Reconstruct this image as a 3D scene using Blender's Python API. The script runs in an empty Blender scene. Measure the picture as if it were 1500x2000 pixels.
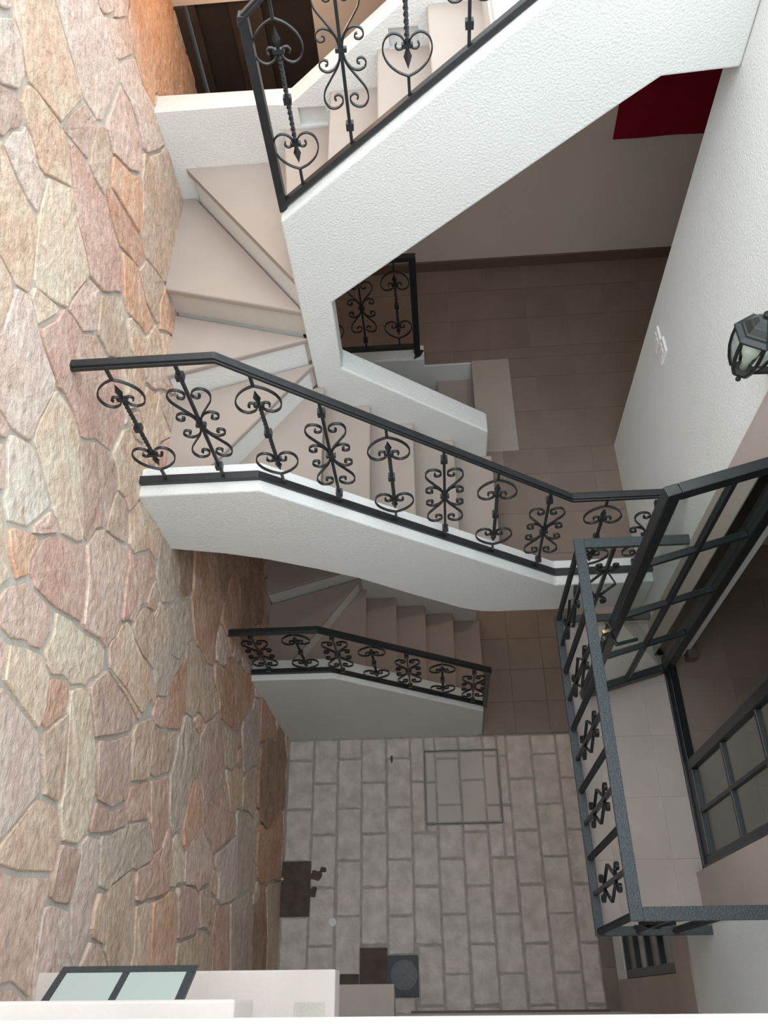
import bpy, bmesh, math, random
from mathutils import Matrix, Vector

# ------------------------------------------------------------------ camera, sky, exposure
scene = bpy.context.scene
COL = scene.collection
random.seed(7)

PITCH, ROLL, YAW, FPX = 1.0193, -0.1417, -0.1128, 1563.3
def camera_matrix():
    fwd = Vector((math.sin(YAW)*math.cos(PITCH), math.cos(YAW)*math.cos(PITCH), -math.sin(PITCH)))
    right = Vector((math.cos(YAW), -math.sin(YAW), 0))
    up = right.cross(fwd)
    r = right*math.cos(ROLL) + up*math.sin(ROLL)
    u = -right*math.sin(ROLL) + up*math.cos(ROLL)
    m = Matrix((r, u, -fwd)).transposed().to_4x4()
    m.translation = Vector((0, 0, 7.8))
    return m
cam_data = bpy.data.cameras.new('camera')
cam_data.sensor_fit = 'HORIZONTAL'
cam_data.sensor_width = 36.0
cam_data.lens = FPX/1500*36.0
cam_data.clip_start = 0.02
cam = bpy.data.objects.new('camera', cam_data)
cam.matrix_world = camera_matrix()
COL.objects.link(cam)
scene.camera = cam

world = bpy.data.worlds.new('overcast_sky')
scene.world = world
world.use_nodes = True
wn = world.node_tree.nodes['Background']
# plain overcast sky: one third as bright at the horizon as overhead, the same all round
wt = world.node_tree
w_tc = wt.nodes.new('ShaderNodeTexCoord'); w_sep = wt.nodes.new('ShaderNodeSeparateXYZ'); w_mr = wt.nodes.new('ShaderNodeMapRange')
wt.links.new(w_tc.outputs['Generated'], w_sep.inputs[0]); wt.links.new(w_sep.outputs['Z'], w_mr.inputs['Value'])
w_mr.inputs['To Min'].default_value = 0.40; w_mr.inputs['To Max'].default_value = 1.2
wt.links.new(w_mr.outputs['Result'], wn.inputs['Strength'])
wn.inputs['Color'].default_value = (0.89, 0.965, 1.0, 1)

scene.view_settings.view_transform = 'Standard'
scene.view_settings.look = 'None'
scene.view_settings.gamma = 1.0
scene.view_settings.exposure = 1.68
scene.view_settings.use_curve_mapping = False

# ------------------------------------------------------------------ materials
def mat(name, col, rough=0.7, var=0.08, vscale=3.0, bump=0.0, bscale=60.0, metal=0.0, detail=4.0, spec=0.5, coat=0.0):
    m = bpy.data.materials.new(name); m.use_nodes = True
    nt = m.node_tree; N = nt.nodes; L = nt.links
    b = N['Principled BSDF']
    b.inputs['Roughness'].default_value = rough
    b.inputs['Metallic'].default_value = metal
    b.inputs['Specular IOR Level'].default_value = spec
    if coat: b.inputs['Coat Weight'].default_value = coat; b.inputs['Coat Roughness'].default_value = 0.2
    tc = N.new('ShaderNodeTexCoord')
    oi = N.new('ShaderNodeObjectInfo')
    add = N.new('ShaderNodeVectorMath'); add.operation = 'ADD'
    L.new(tc.outputs['Object'], add.inputs[0])
    sc = N.new('ShaderNodeMath'); sc.operation = 'MULTIPLY'; sc.inputs[1].default_value = 37.0
    L.new(oi.outputs['Random'], sc.inputs[0]); L.new(sc.outputs[0], add.inputs[1])
    n1 = N.new('ShaderNodeTexNoise'); n1.inputs['Scale'].default_value = vscale; n1.inputs['Detail'].default_value = detail
    L.new(add.outputs[0], n1.inputs['Vector'])
    rp = N.new('ShaderNodeValToRGB')
    c = Vector(col)
    rp.color_ramp.elements[0].position = 0.3; rp.color_ramp.elements[1].position = 0.7
    rp.color_ramp.elements[0].color = (*(c*(1-var)), 1)
    rp.color_ramp.elements[1].color = (*[min(1, x) for x in c*(1+var)], 1)
    L.new(n1.outputs['Fac'], rp.inputs['Fac'])
    L.new(rp.outputs['Color'], b.inputs['Base Color'])
    if bump > 0:
        n2 = N.new('ShaderNodeTexNoise'); n2.inputs['Scale'].default_value = bscale; n2.inputs['Detail'].default_value = 5.0
        L.new(add.outputs[0], n2.inputs['Vector'])
        bp = N.new('ShaderNodeBump'); bp.inputs['Strength'].default_value = bump; bp.inputs['Distance'].default_value = 0.01
        L.new(n2.outputs['Fac'], bp.inputs['Height']); L.new(bp.outputs['Normal'], b.inputs['Normal'])
    return m

def stone_mat(name, c1, c2):
    def soft(c):
        g = sum(c)/3
        return tuple(min(0.84, (g+(x-g)*0.84)*1.27*k) for x, k in zip(c, (1.06, 0.99, 0.95)))
    c1, c2 = soft(c1), soft(c2)
    m = bpy.data.materials.new(name); m.use_nodes = True
    nt = m.node_tree; N = nt.nodes; L = nt.links
    b = N['Principled BSDF']; b.inputs['Roughness'].default_value = 0.85; b.inputs['Specular IOR Level'].default_value = 0.25
    tc = N.new('ShaderNodeTexCoord'); oi = N.new('ShaderNodeObjectInfo')
    sc = N.new('ShaderNodeMath'); sc.operation = 'MULTIPLY'; sc.inputs[1].default_value = 53.0
    L.new(oi.outputs['Random'], sc.inputs[0])
    add = N.new('ShaderNodeVectorMath'); add.operation = 'ADD'
    L.new(tc.outputs['Object'], add.inputs[0]); L.new(sc.outputs[0], add.inputs[1])
    mp = N.new('ShaderNodeMapping'); mp.inputs['Scale'].default_value = (1, 1.0, 1.25); mp.inputs['Rotation'].default_value = (0.9, 0, 0)
    L.new(add.outputs[0], mp.inputs['Vector'])
    n1 = N.new('ShaderNodeTexNoise'); n1.inputs['Scale'].default_value = 4.5; n1.inputs['Detail'].default_value = 6; n1.inputs['Roughness'].default_value = 0.6
    n1.inputs['Distortion'].default_value = 0.6
    L.new(mp.outputs[0], n1.inputs['Vector'])
    rp = N.new('ShaderNodeValToRGB')
    rp.color_ramp.elements[0].position = 0.36; rp.color_ramp.elements[1].position = 0.66
    rp.color_ramp.elements[0].color = (*c1, 1); rp.color_ramp.elements[1].color = (*c2, 1)
    L.new(n1.outputs['Fac'], rp.inputs['Fac'])
    n3 = N.new('ShaderNodeTexNoise'); n3.inputs['Scale'].default_value = 26; n3.inputs['Detail'].default_value = 5
    L.new(mp.outputs[0], n3.inputs['Vector'])
    mr = N.new('ShaderNodeMapRange'); mr.inputs['To Min'].default_value = 0.82; mr.inputs['To Max'].default_value = 1.16
    mr.inputs['From Min'].default_value = 0.3; mr.inputs['From Max'].default_value = 0.7
    L.new(n3.outputs['Fac'], mr.inputs['Value'])
    mx = N.new('ShaderNodeMix'); mx.data_type = 'RGBA'; mx.blend_type = 'MULTIPLY'; mx.inputs['Factor'].default_value = 1
    n4 = N.new('ShaderNodeTexNoise'); n4.inputs['Scale'].default_value = 6.5; n4.inputs['Detail'].default_value = 7; n4.inputs['Roughness'].default_value = 0.68
    ad4 = N.new('ShaderNodeVectorMath'); ad4.operation = 'ADD'; ad4.inputs[1].default_value = (7.3, 2.1, 5.7)
    L.new(mp.outputs[0], ad4.inputs[0]); L.new(ad4.outputs[0], n4.inputs['Vector'])
    r4 = N.new('ShaderNodeMapRange'); r4.inputs['From Min'].default_value = 0.54; r4.inputs['From Max'].default_value = 0.74; r4.inputs['To Max'].default_value = 0.62
    L.new(n4.outputs['Fac'], r4.inputs['Value'])
    mx4 = N.new('ShaderNodeMix'); mx4.data_type = 'RGBA'; mx4.inputs[7].default_value = (0.56, 0.33, 0.21, 1)
    L.new(r4.outputs['Result'], mx4.inputs['Factor']); L.new(rp.outputs['Color'], mx4.inputs[6])
    L.new(mx4.outputs[2], mx.inputs[6]); L.new(mr.outputs['Result'], mx.inputs[7])
    L.new(mx.outputs[2], b.inputs['Base Color'])
    n2 = N.new('ShaderNodeTexNoise'); n2.inputs['Scale'].default_value = 14; n2.inputs['Detail'].default_value = 8; n2.inputs['Roughness'].default_value = 0.62
    L.new(mp.outputs[0], n2.inputs['Vector'])
    bp = N.new('ShaderNodeBump'); bp.inputs['Strength'].default_value = 0.85; bp.inputs['Distance'].default_value = 0.035
    L.new(n2.outputs['Fac'], bp.inputs['Height']); L.new(bp.outputs['Normal'], b.inputs['Normal'])
    return m

def glass_mat(name, tint, rough, refl):
    m = bpy.data.materials.new(name); m.use_nodes = True
    nt = m.node_tree; N = nt.nodes; L = nt.links
    N.remove(N['Principled BSDF'])
    out = N['Material Output']
    t = N.new('ShaderNodeBsdfTransparent'); t.inputs['Color'].default_value = (*tint, 1)
    g = N.new('ShaderNodeBsdfGlossy'); g.inputs['Roughness'].default_value = rough
    f = N.new('ShaderNodeLayerWeight'); f.inputs['Blend'].default_value = 0.5
    pw = N.new('ShaderNodeMath'); pw.operation = 'POWER'; pw.inputs[1].default_value = 4.0
    L.new(f.outputs['Facing'], pw.inputs[0])
    ad = N.new('ShaderNodeMath'); ad.operation = 'MULTIPLY_ADD'; ad.use_clamp = True; ad.inputs[1].default_value = 0.7; ad.inputs[2].default_value = refl
    L.new(pw.outputs[0], ad.inputs[0])
    mx = N.new('ShaderNodeMixShader')
    L.new(ad.outputs[0], mx.inputs[0]); L.new(t.outputs[0], mx.inputs[1]); L.new(g.outputs[0], mx.inputs[2])
    L.new(mx.outputs[0], out.inputs['Surface'])
    return m

M = {}
M['plaster'] = mat('white_plaster', (0.78, 0.785, 0.77), 0.9, 0.02, 2, 0.55, 85, spec=0.2)
M['plaster_beige'] = mat('beige_plaster', (0.70, 0.61, 0.54), 0.9, 0.03, 2, 0.12, 50, spec=0.2)
M['mortar'] = mat('grey_mortar', (0.55, 0.515, 0.46), 0.95, 0.12, 5, 0.5, 70, spec=0.2)
M['tread'] = mat('cut_stone_tread', (0.415, 0.348, 0.308), 0.75, 0.05, 3, 0.06, 90, spec=0.3)
M['riser'] = mat('pale_riser', (0.60, 0.55, 0.505), 0.8, 0.04, 3, 0.08, 60, spec=0.3)
M['tile'] = mat('brown_floor_tile', (0.225, 0.170, 0.139), 0.55, 0.10, 2.5, 0.05, 70, spec=0.4)
M['tile_ground'] = mat('ground_floor_tile', (0.25, 0.208, 0.178), 0.55, 0.12, 2.5, 0.05, 70, spec=0.4)
M['grout'] = mat('tile_grout', (0.31, 0.24, 0.20), 0.9, 0.05, 4, spec=0.2)
M['grout_pale'] = mat('pale_grout', (0.50, 0.46, 0.43), 0.9, 0.05, 4, spec=0.2)
M['cantera'] = mat('pink_cantera_stone', (0.45, 0.385, 0.352), 0.85, 0.08, 3, 0.12, 60, spec=0.25)
M['cantera_pale'] = mat('pale_cantera_sill', (0.62, 0.555, 0.52), 0.85, 0.08, 4, 0.12, 60, spec=0.25)
M['paver'] = mat('grey_paver', (0.68, 0.615, 0.565), 0.9, 0.16, 9, 1.0, 40, spec=0.2)
M['paver_smooth'] = mat('smooth_paver', (0.63, 0.575, 0.525), 0.9, 0.05, 3, 0.15, 60, spec=0.2)
M['joint'] = mat('paver_joint', (0.43, 0.395, 0.36), 0.95, 0.15, 14, 0.6, 80, spec=0.15)
M['soil'] = mat('dark_soil', (0.12, 0.094, 0.084), 1.0, 0.2, 12, 0.5, 60, spec=0.1)
M['iron'] = mat('black_painted_iron', (0.016, 0.018, 0.020), 0.38, 0.2, 20, 0.10, 120, spec=0.5)
M['iron_hammered'] = mat('hammered_black_paint', (0.030, 0.042, 0.048), 0.38, 0.2, 60, 0.35, 160, spec=0.6)
M['frame'] = mat('black_door_paint', (0.010, 0.013, 0.014), 0.30, 0.2, 10, 0.03, 60, spec=0.5)
M['wood_dark'] = mat('dark_wood', (0.038, 0.027, 0.022), 0.5, 0.25, 6, 0.1, 30)
M['dark_panel'] = mat('dark_panel', (0.022, 0.016, 0.014), 0.5, 0.2, 4)
M['baseboard'] = mat('brown_skirting', (0.155, 0.10, 0.072), 0.5, 0.1, 4)
M['red_cloth'] = mat('dark_red_cloth', (0.25, 0.008, 0.026), 0.95, 0.08, 8, 0.25, 400, spec=0.1)
M['navy'] = mat('navy_cloth', (0.01, 0.008, 0.05), 0.95, 0.1, 8, spec=0.1)
M['plastic'] = mat('white_plastic', (0.80, 0.80, 0.79), 0.35, 0.01, 3)
M['steel_grate'] = mat('dark_steel_grate', (0.13, 0.15, 0.165), 0.5, 0.2, 12, 0.2, 60)
M['brass'] = mat('brass', (0.55, 0.42, 0.22), 0.3, 0.05, 5, metal=1.0)
M['chrome'] = mat('steel', (0.6, 0.6, 0.6), 0.25, 0.05, 5, metal=1.0)
M['clear_glass'] = glass_mat('clear_glass', (0.93, 0.97, 0.95), 0.02, 0.05)
M['lamp_glass'] = glass_mat('lamp_glass', (0.95, 0.98, 0.96), 0.05, 0.08)
M['frosted'] = mat('frosted_glass', (0.43, 0.50, 0.48), 0.25, 0.04, 2, spec=0.6)
M['bulb'] = mat('bulb_white', (0.85, 0.83, 0.78), 0.4, 0.01, 2)
STONE = [stone_mat('stone_lilac', (0.58, 0.455, 0.405), (0.68, 0.565, 0.505)),
         stone_mat('stone_mauve', (0.46, 0.325, 0.275), (0.56, 0.445, 0.385)),
         stone_mat('stone_peach', (0.58, 0.40, 0.29), (0.68, 0.55, 0.43)),
         stone_mat('stone_pink', (0.56, 0.405, 0.34), (0.64, 0.52, 0.455)),
         stone_mat('stone_orange', (0.60, 0.34, 0.215), (0.64, 0.465, 0.345)),  # also stands for the lamp's orange light on stones by the corridor door
         stone_mat('stone_tan', (0.48, 0.36, 0.27), (0.57, 0.475, 0.385)),
         stone_mat('stone_cream', (0.62, 0.495, 0.375), (0.68, 0.595, 0.475)),
         stone_mat('stone_rose', (0.52, 0.325, 0.265), (0.60, 0.46, 0.39)),
         stone_mat('stone_rust', (0.48, 0.26, 0.175), (0.56, 0.40, 0.31)),
         stone_mat('stone_pale', (0.64, 0.555, 0.48), (0.70, 0.63, 0.56)),
         stone_mat('stone_grey', (0.46, 0.385, 0.32), (0.55, 0.475, 0.405)),
         stone_mat('stone_brown', (0.31, 0.19, 0.13), (0.42, 0.305, 0.23))]

# ------------------------------------------------------------------ mesh helpers
class MB:
    def __init__(self): self.v = []; self.f = []
    def quadbox(self, pts8):
        o = len(self.v); self.v += [tuple(p) for p in pts8]
        for f in ((3,2,1,0),(4,5,6,7),(0,1,5,4),(1,2,6,5),(2,3,7,6),(3,0,4,7)): self.f.append(tuple(o+i for i in f))
        return self
    def box(self, x0, x1, y0, y1, z0, z1):
        return self.quadbox([(x0,y0,z0),(x1,y0,z0),(x1,y1,z0),(x0,y1,z0),(x0,y0,z1),(x1,y0,z1),(x1,y1,z1),(x0,y1,z1)])
    def prism(self, poly, axis, a, b):
        """poly in the plane normal to axis: 'y' -> (x,z), 'z' -> (x,y), 'x' -> (y,z)"""
        if axis == 'y': mk = lambda p, t: (p[0], t, p[1])
        elif axis == 'z': mk = lambda p, t: (p[0], p[1], t)
        else: mk = lambda p, t: (t, p[0], p[1])
        n = len(poly); o = len(self.v)
        self.v += [mk(p, a) for p in poly] + [mk(p, b) for p in poly]
        self.f.append(tuple(o+i for i in range(n))); self.f.append(tuple(o+n+i for i in reversed(range(n))))
        for i in range(n):
            j = (i+1) % n
            self.f.append((o+j, o+i, o+n+i, o+n+j))
        return self
    def strip(self, path, w, t, closed=False):
        """flat bar swept along a path in the local x-z plane; w = depth along y, t = thickness in the plane"""
        n = len(path); o = len(self.v)
        for i in range(n):
            a = path[max(i-1, 0)]; b = path[min(i+1, n-1)]
            dx, dz = b[0]-a[0], b[1]-a[1]; l = math.hypot(dx, dz) or 1
            nx, nz = -dz/l*t/2, dx/l*t/2
            x, z = path[i]
            self.v += [(x+nx, -w/2, z+nz), (x+nx, w/2, z+nz), (x-nx, w/2, z-nz), (x-nx, -w/2, z-nz)]
        for i in range(n-1):
            for k in range(4):
                k2 = (k+1) % 4
                self.f.append((o+4*i+k, o+4*i+k2, o+4*i+4+k2, o+4*i+4+k))
        self.f.append((o+3, o+2, o+1, o)); e = o+4*(n-1); self.f.append((e, e+1, e+2, e+3))
        return self
    def bar(self, p0, p1, w, h, up=(0,0,1)):
        """rectangular bar from p0 to p1"""
        p0, p1 = Vector(p0), Vector(p1); d = (p1-p0).normalized()
        s = d.cross(Vector(up))
        if s.length < 1e-6: s = Vector((1,0,0))
        s.normalize(); u = s.cross(d)
        pts = []
        for p in (p0, p1):
            pts += [p - s*w/2 - u*h/2, p + s*w/2 - u*h/2, p + s*w/2 + u*h/2, p - s*w/2 + u*h/2]
        return self.quadbox(pts)
    def twisted(self, z0, z1, w, turns, seg):
        o = len(self.v)
        for i in range(seg+1):
            t = i/seg; a = math.pi/4 + t*turns*2*math.pi; z = z0+(z1-z0)*t
            for k in range(4):
                self.v.append((w*0.7071*math.cos(a+k*math.pi/2), w*0.7071*math.sin(a+k*math.pi/2), z))
        for i in range(seg):
            for k in range(4):
                k2 = (k+1) % 4
                self.f.append((o+4*i+k, o+4*i+k2, o+4*i+4+k2, o+4*i+4+k))
        self.f.append((o+3, o+2, o+1, o)); e = o+4*seg; self.f.append((e, e+1, e+2, e+3))
        return self
    def lathe(self, prof, n, cx=0, cy=0, cz=0, rot=0.0):
        o = len(self.v); m = len(prof)
        for r, z in prof:
            for k in range(n):
                a = 2*math.pi*k/n+rot; self.v.append((cx+r*math.cos(a), cy+r*math.sin(a), cz+z))
        for i in range(m-1):
            for k in range(n):
                k2 = (k+1) % n
                self.f.append((o+i*n+k, o+i*n+k2, o+(i+1)*n+k2, o+(i+1)*n+k))
        self.f.append(tuple(o+k for k in reversed(range(n)))); self.f.append(tuple(o+(m-1)*n+k for k in range(n)))
        return self
    def mesh(self, name, material):
        me = bpy.data.meshes.new(name); me.from_pydata(self.v, [], self.f); me.update()
        bm = bmesh.new(); bm.from_mesh(me); bmesh.ops.recalc_face_normals(bm, faces=bm.faces); bm.to_mesh(me); bm.free()
        if material: me.materials.append(material)
        return me
    def build(self, name, material, parent=None, bevel=0.0, seg=2, smooth=False):
        o = bpy.data.objects.new(name, self.mesh(name, material)); COL.objects.link(o)
        if parent is not None: attach(o, parent)
        if bevel:
            md = o.modifiers.new('bevel', 'BEVEL'); md.width = bevel; md.segments = seg; md.limit_method = 'ANGLE'; md.angle_limit = 0.6
        if smooth:
            for p in o.data.polygons: p.use_smooth = True
        return o

WORLD = {}
def attach(o, parent):
    """parent while keeping the part's coordinates as world coordinates (parents are only translated)"""
    o.parent = parent
    o.matrix_parent_inverse = Matrix.Translation(-WORLD.get(parent.name, Vector((0,0,0))))
def tag(o, label=None, cat=None, group=None, kind=None):
    if label: o['label'] = label
    if cat: o['category'] = cat
    if group: o['group'] = group
    if kind: o['kind'] = kind
    return o
def empty(name, loc, label, cat, group=None, kind=None):
    o = bpy.data.objects.new(name, None); COL.objects.link(o); o.location = loc
    o.empty_display_size = 0.1
    WORLD[o.name] = Vector(loc)
    return tag(o, label, cat, group, kind)
def place(name, mesh, parent, loc, local=False):
    o = bpy.data.objects.new(name, mesh); COL.objects.link(o); o.location = loc
    if parent is not None:
        if local: o.parent = parent
        else: attach(o, parent)
    return o
def catmull(pts, n=6):
    out = []
    for i in range(len(pts)-1):
        p0 = pts[max(i-1,0)]; p1 = pts[i]; p2 = pts[i+1]; p3 = pts[min(i+2,len(pts)-1)]
        for k in range(n):
            t = k/n
            out.append(tuple(0.5*((2*b)+(-a+c)*t+(2*a-5*b+4*c-d)*t*t+(-a+3*b-3*c+d)*t**3) for a,b,c,d in zip(p0,p1,p2,p3)))
    out.append(pts[-1]); return out

# key dimensions (metres; the camera stands over the origin)
XL, XR = -1.50, 1.367            # stone wall face, right wall face
YA, YB, YI, YJ, YK, YW = 2.215, 2.39, 3.298, 3.46, 4.38, 5.45
H1, H2 = 2.90, 5.84
G = 0.27

# ------------------------------------------------------------------ the setting: ground paving
COLX = [-1.495, -1.244, -1.008, -0.778, -0.542, -0.308, -0.072, 0.156, 0.385, 0.614, 0.847, 1.087, 1.25]
EVEN = [2.185, 1.987, 1.536, 1.082, 0.630, 0.181, -0.10]
ODD = [2.185, 1.766, 1.308, 0.858, 0.402, -0.05, -0.10]
MH = (-0.177, 0.525, 1.379, 2.045)
floor_ground = MB().box(-1.6, 1.25, -0.12, 2.19, -0.12, -0.008).build('floor_ground', M['joint'])
tag(floor_ground, 'courtyard ground paved with rough grey rectangular pavers in running bond', 'floor', kind='structure')
def paver(x0, x1, y0, y1, g=0.009, name='paver', material=None, parent=None, top=0.0, jag=0.004):
    x0 += g*random.uniform(.7,1.5); x1 -= g*random.uniform(.7,1.5); y0 += g*random.uniform(.7,1.5); y1 -= g*random.uniform(.7,1.5)
    if x1-x0 < 0.02 or y1-y0 < 0.02: return
    nx = max(1, int((x1-x0)/0.06)); ny = max(1, int((y1-y0)/0.06))
    ring = [(x0+(x1-x0)*i/nx, y0) for i in range(nx)] + [(x1, y0+(y1-y0)*i/ny) for i in range(ny)] \
         + [(x1-(x1-x0)*i/nx, y1) for i in range(nx)] + [(x0, y1-(y1-y0)*i/ny) for i in range(ny)]
    ring = [(x+random.uniform(-jag,jag), y+random.uniform(-jag,jag)) for x, y in ring]
    cx, cy = (x0+x1)/2, (y0+y1)/2
    ins = [(x+(0.008 if x < cx else -0.008), y+(0.008 if y < cy else -0.008)) for x, y in ring]
    z = top + random.uniform(-0.003, 0.003)
    b = MB(); n = len(ring)
    b.v = [(x-cx, y-cy, -0.03) for x, y in ring] + [(x-cx, y-cy, z-0.007) for x, y in ring] + [(x-cx, y-cy, z) for x, y in ins]
    for i in range(n):
        j = (i+1) % n
        b.f += [(i, j, n+j, n+i), (n+i, n+j, 2*n+j, 2*n+i)]
    b.f.append(tuple(range(2*n, 3*n)))
    o = b.build(name, material or M['paver'], None); o.location = (cx, cy, 0)
    p = parent or floor_ground
    attach(o, p)
    return o
def rect_minus(r, h):
    x0, x1, y0, y1 = r; a0, a1, b0, b1 = h
    if x1 <= a0 or x0 >= a1 or y1 <= b0 or y0 >= b1: return [r]
    out = []
    if x0 < a0: out.append((x0, a0, y0, y1)); x0 = a0
    if x1 > a1: out.append((a1, x1, y0, y1)); x1 = a1
    if y0 < b0: out.append((x0, x1, y0, b0))
    if y1 > b1: out.append((x0, x1, b1, y1))
    return out
DRAIN = (-0.545, -0.285, 0.02, 0.325)
for c in range(12):
    ys = EVEN if c % 2 == 0 else ODD
    for k in range(len(ys)-1):
        if (c, k) in ((0, 3), (3, 4)): continue            # two pavers are missing
        for r in rect_minus((COLX[c], COLX[c+1], ys[k+1], ys[k]), MH):
            for q in rect_minus(r, DRAIN): 
                if c == 2 and k == 5: q = (q[0], q[1], q[2], q[3]-0.07)
                paver(*q)
def blob(name, cx, cy, rx, ry, z, material, parent, n=14, j=0.25):
    pts = []
    for i in range(n):
        a = 2*math.pi*i/n; k = 1+random.uniform(-j, j)
        sx = abs(math.cos(a))**0.6*(1 if math.cos(a) > 0 else -1); sy = abs(math.sin(a))**0.6*(1 if math.sin(a) > 0 else -1)
        pts.append((cx+rx*sx*k, cy+ry*sy*k))
    return MB().prism(pts, 'z', z-0.01, z).build(name, material, parent)
MB().box(-1.50, -1.235, 0.632, 1.085, -0.02, -0.004).build('soil_bed', M['soil'], floor_ground)
MB().box(-0.785, -0.548, -0.06, 0.385, -0.02, -0.004).build('soil_bed', M['soil'], floor_ground)
MB().box(-1.0, -0.79, 0.09, 0.19, -0.02, -0.004).build('soil_bed', M['soil'], floor_ground)
blob('soil_patch', -1.185, 0.965, 0.055, 0.045, 0.0045, M['soil'], floor_ground)
blob('soil_patch', -1.12, 1.01, 0.03, 0.02, 0.0045, M['soil'], floor_ground)
blob('soil_patch', -1.205, 0.825, 0.03, 0.04, 0.0045, M['soil'], floor_ground)
blob('soil_patch', -0.49, 1.98, 0.012, 0.035, 0.0045, M['soil'], floor_ground)

cover = empty('manhole_cover', (0.174, 1.712, 0), 'square paved inspection cover with a thin metal rim set in the courtyard', 'manhole cover')
fr = MB(); t = 0.004
for b_ in ((MH[0], MH[1], MH[2], MH[2]+t), (MH[0], MH[1], MH[3]-t, MH[3]), (MH[0], MH[0]+t, MH[2], MH[3]), (MH[1]-t, MH[1], MH[2], MH[3])):
    fr.box(*b_, -0.02, 0.0035)
fr.build('rim', M['iron_hammered'], cover)
MB().box(MH[0], MH[1], MH[2], MH[3], -0.02, -0.006).build('bed', M['joint'], cover)
for (x0, x1, ys) in ((-0.17, -0.072, (1.386, 1.755, 2.038)), (-0.072, 0.156, (1.386, 1.545, 1.975, 2.038)), (0.156, 0.385, (1.386, 1.765, 2.038)), (0.385, 0.518, (1.386, 1.535, 1.985, 2.038))):
    for k in range(len(ys)-1): paver(x0, x1, ys[k], ys[k+1], 0.006, 'paving_slab', M['paver_smooth'], cover, -0.001, 0.0015)

drain = empty('floor_drain', (-0.415, 0.17, 0), 'square dark metal floor drain with a round slotted grate', 'drain')
MB().box(-0.545, -0.285, 0.02, 0.325, -0.02, 0.006).build('plate', M['iron_hammered'], drain, 0.004)
MB().lathe([(0.104, 0.0), (0.104, 0.0075)], 28, -0.405, 0.18, 0).build('dark_disc', M['frame'], drain)  # flat black disc: shade under the slots put in as colour
MB().lathe([(0.112, 0.0), (0.112, 0.013), (0.100, 0.013), (0.100, 0.006)], 28, -0.405, 0.18, 0).build('ring', M['steel_grate'], drain)
for i in range(-3, 4):
    for s in (-1, 1):
        x = i*0.026
        L_ = math.sqrt(max(0.0, 0.095**2-x*x))
        if L_ < 0.03: continue
        a = (-0.405+x*0.7, 0.18+x*0.7*1.0)
        if s < 0: MB().bar((a[0], a[1], 0.010), (a[0]-L_*0.7, a[1]+L_*0.7, 0.010), 0.012, 0.010).build('slat', M['steel_grate'], drain)
        else: MB().bar((a[0]+0.004, a[1]-0.004, 0.010), (a[0]+L_*0.7, a[1]-L_*0.7, 0.010), 0.012, 0.010).build('slat', M['steel_grate'], drain)
cap = MB().lathe([(0.036, 0.0), (0.036, 0.008), (0.032, 0.012), (0.010, 0.013)], 24, -1.056+0.03, 0.585, 0.0).build('pipe_cap', M['plastic'])
tag(cap, 'small round white plastic cap in the courtyard paving', 'cap')

fa = empty('wall_faucet', (-1.49, 0.905, 0.27), 'small dark water pipe stub on the stone wall above the missing paver', 'pipe')
MB().bar((-1.50, 0.905, 0.27), (-1.43, 0.905, 0.27), 0.022, 0.022).build('pipe', M['steel_grate'], fa, 0.004)
MB().bar((-1.44, 0.905, 0.285), (-1.44, 0.905, 0.205), 0.028, 0.028, (1,0,0)).build('spout', M['brass'], fa, 0.005)

# tiled floors -----------------------------------------------------
def tile_floor(parent, xs, ys, z, material, clip=None, th=0.012, gap=0.0018, skip=None):
    cache = {}
    for i in range(len(xs)-1):
        for j in range(len(ys)-1):
            x0, x1, y0, y1 = xs[i], xs[i+1], ys[j], ys[j+1]
            if skip and skip((x0+x1)/2, (y0+y1)/2): continue
            key = (round(x1-x0, 3), round(y1-y0, 3))
            if key not in cache:
                w, d = key
                b = MB().box(-w/2+gap, w/2-gap, -d/2+gap, d/2-gap, -th, 0)
                cache[key] = b.mesh('tile', material)
            place('tile', cache[key], parent, ((x0+x1)/2, (y0+y1)/2, z+random.uniform(0, 0.0012)))
fl = MB().box(1.25, 4.2, -0.12, 2.19, -0.12, -0.012).box(0.35, 4.2, 2.19, 5.6, -0.12, 0.008).box(-1.6, 0.35, 3.3, 5.6, -0.12, 0.008).build('floor_passage', M['grout'])
tag(fl, 'brown tiled ground floor passage beside the lowest steps', 'floor', kind='structure')
tile_floor(fl, [0.40, 0.72, 1.05, 1.367], [2.185, 2.50, 2.83, 3.16, 3.49, 3.82, 4.15], 0.02, M['tile_ground'])
tile_floor(fl, [1.25, 1.37], [-0.10, 0.22, 0.55, 0.88, 1.21, 1.54, 1.87, 2.185], 0.0, M['tile_ground'])

f1 = MB()
f1.box(0.43, XR+0.2, YA+0.02, YI, 2.84, 2.8965)
f1.box(0.41, 4.2, YI, YJ, 2.80, 2.8965)
f1.box(0.39, 4.2, YJ, YK, 2.76, 2.8965)
f1.box(-1.6, 4.2, YK, 5.6, 2.76, 2.8965)
f1 = f1.build('floor_first', M['grout'])
tag(f1, 'brown tiled first floor landing and corridor behind the stairs', 'floor', kind='structure')
tile_floor(f1, [0.43, 0.547, 0.868, 1.19, 1.367], [2.39, 2.60, 2.93, 3.26, 3.485], 2.9, M['tile'], skip=lambda x, y: x < 0.66 and y > 3.3)
tile_floor(f1, [0.672, 0.868, 1.19, 1.51, 1.83, 2.15, 2.47], [3.485, 3.84, 4.18, 4.38], 2.9, M['tile'])
tile_floor(f1, [-1.50, -1.40, -1.08, -0.76, -0.43, -0.10, 0.225, 0.547, 0.868, 1.19, 1.51, 1.83, 2.15, 2.47], [4.38, 4.49, 4.82, 5.16, 5.45], 2.9, M['tile'])
MB().box(0.372, 0.672, 3.478, YK, 2.862, 2.905).build('landing_slab', M['tread'], f1, 0.006)
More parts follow.
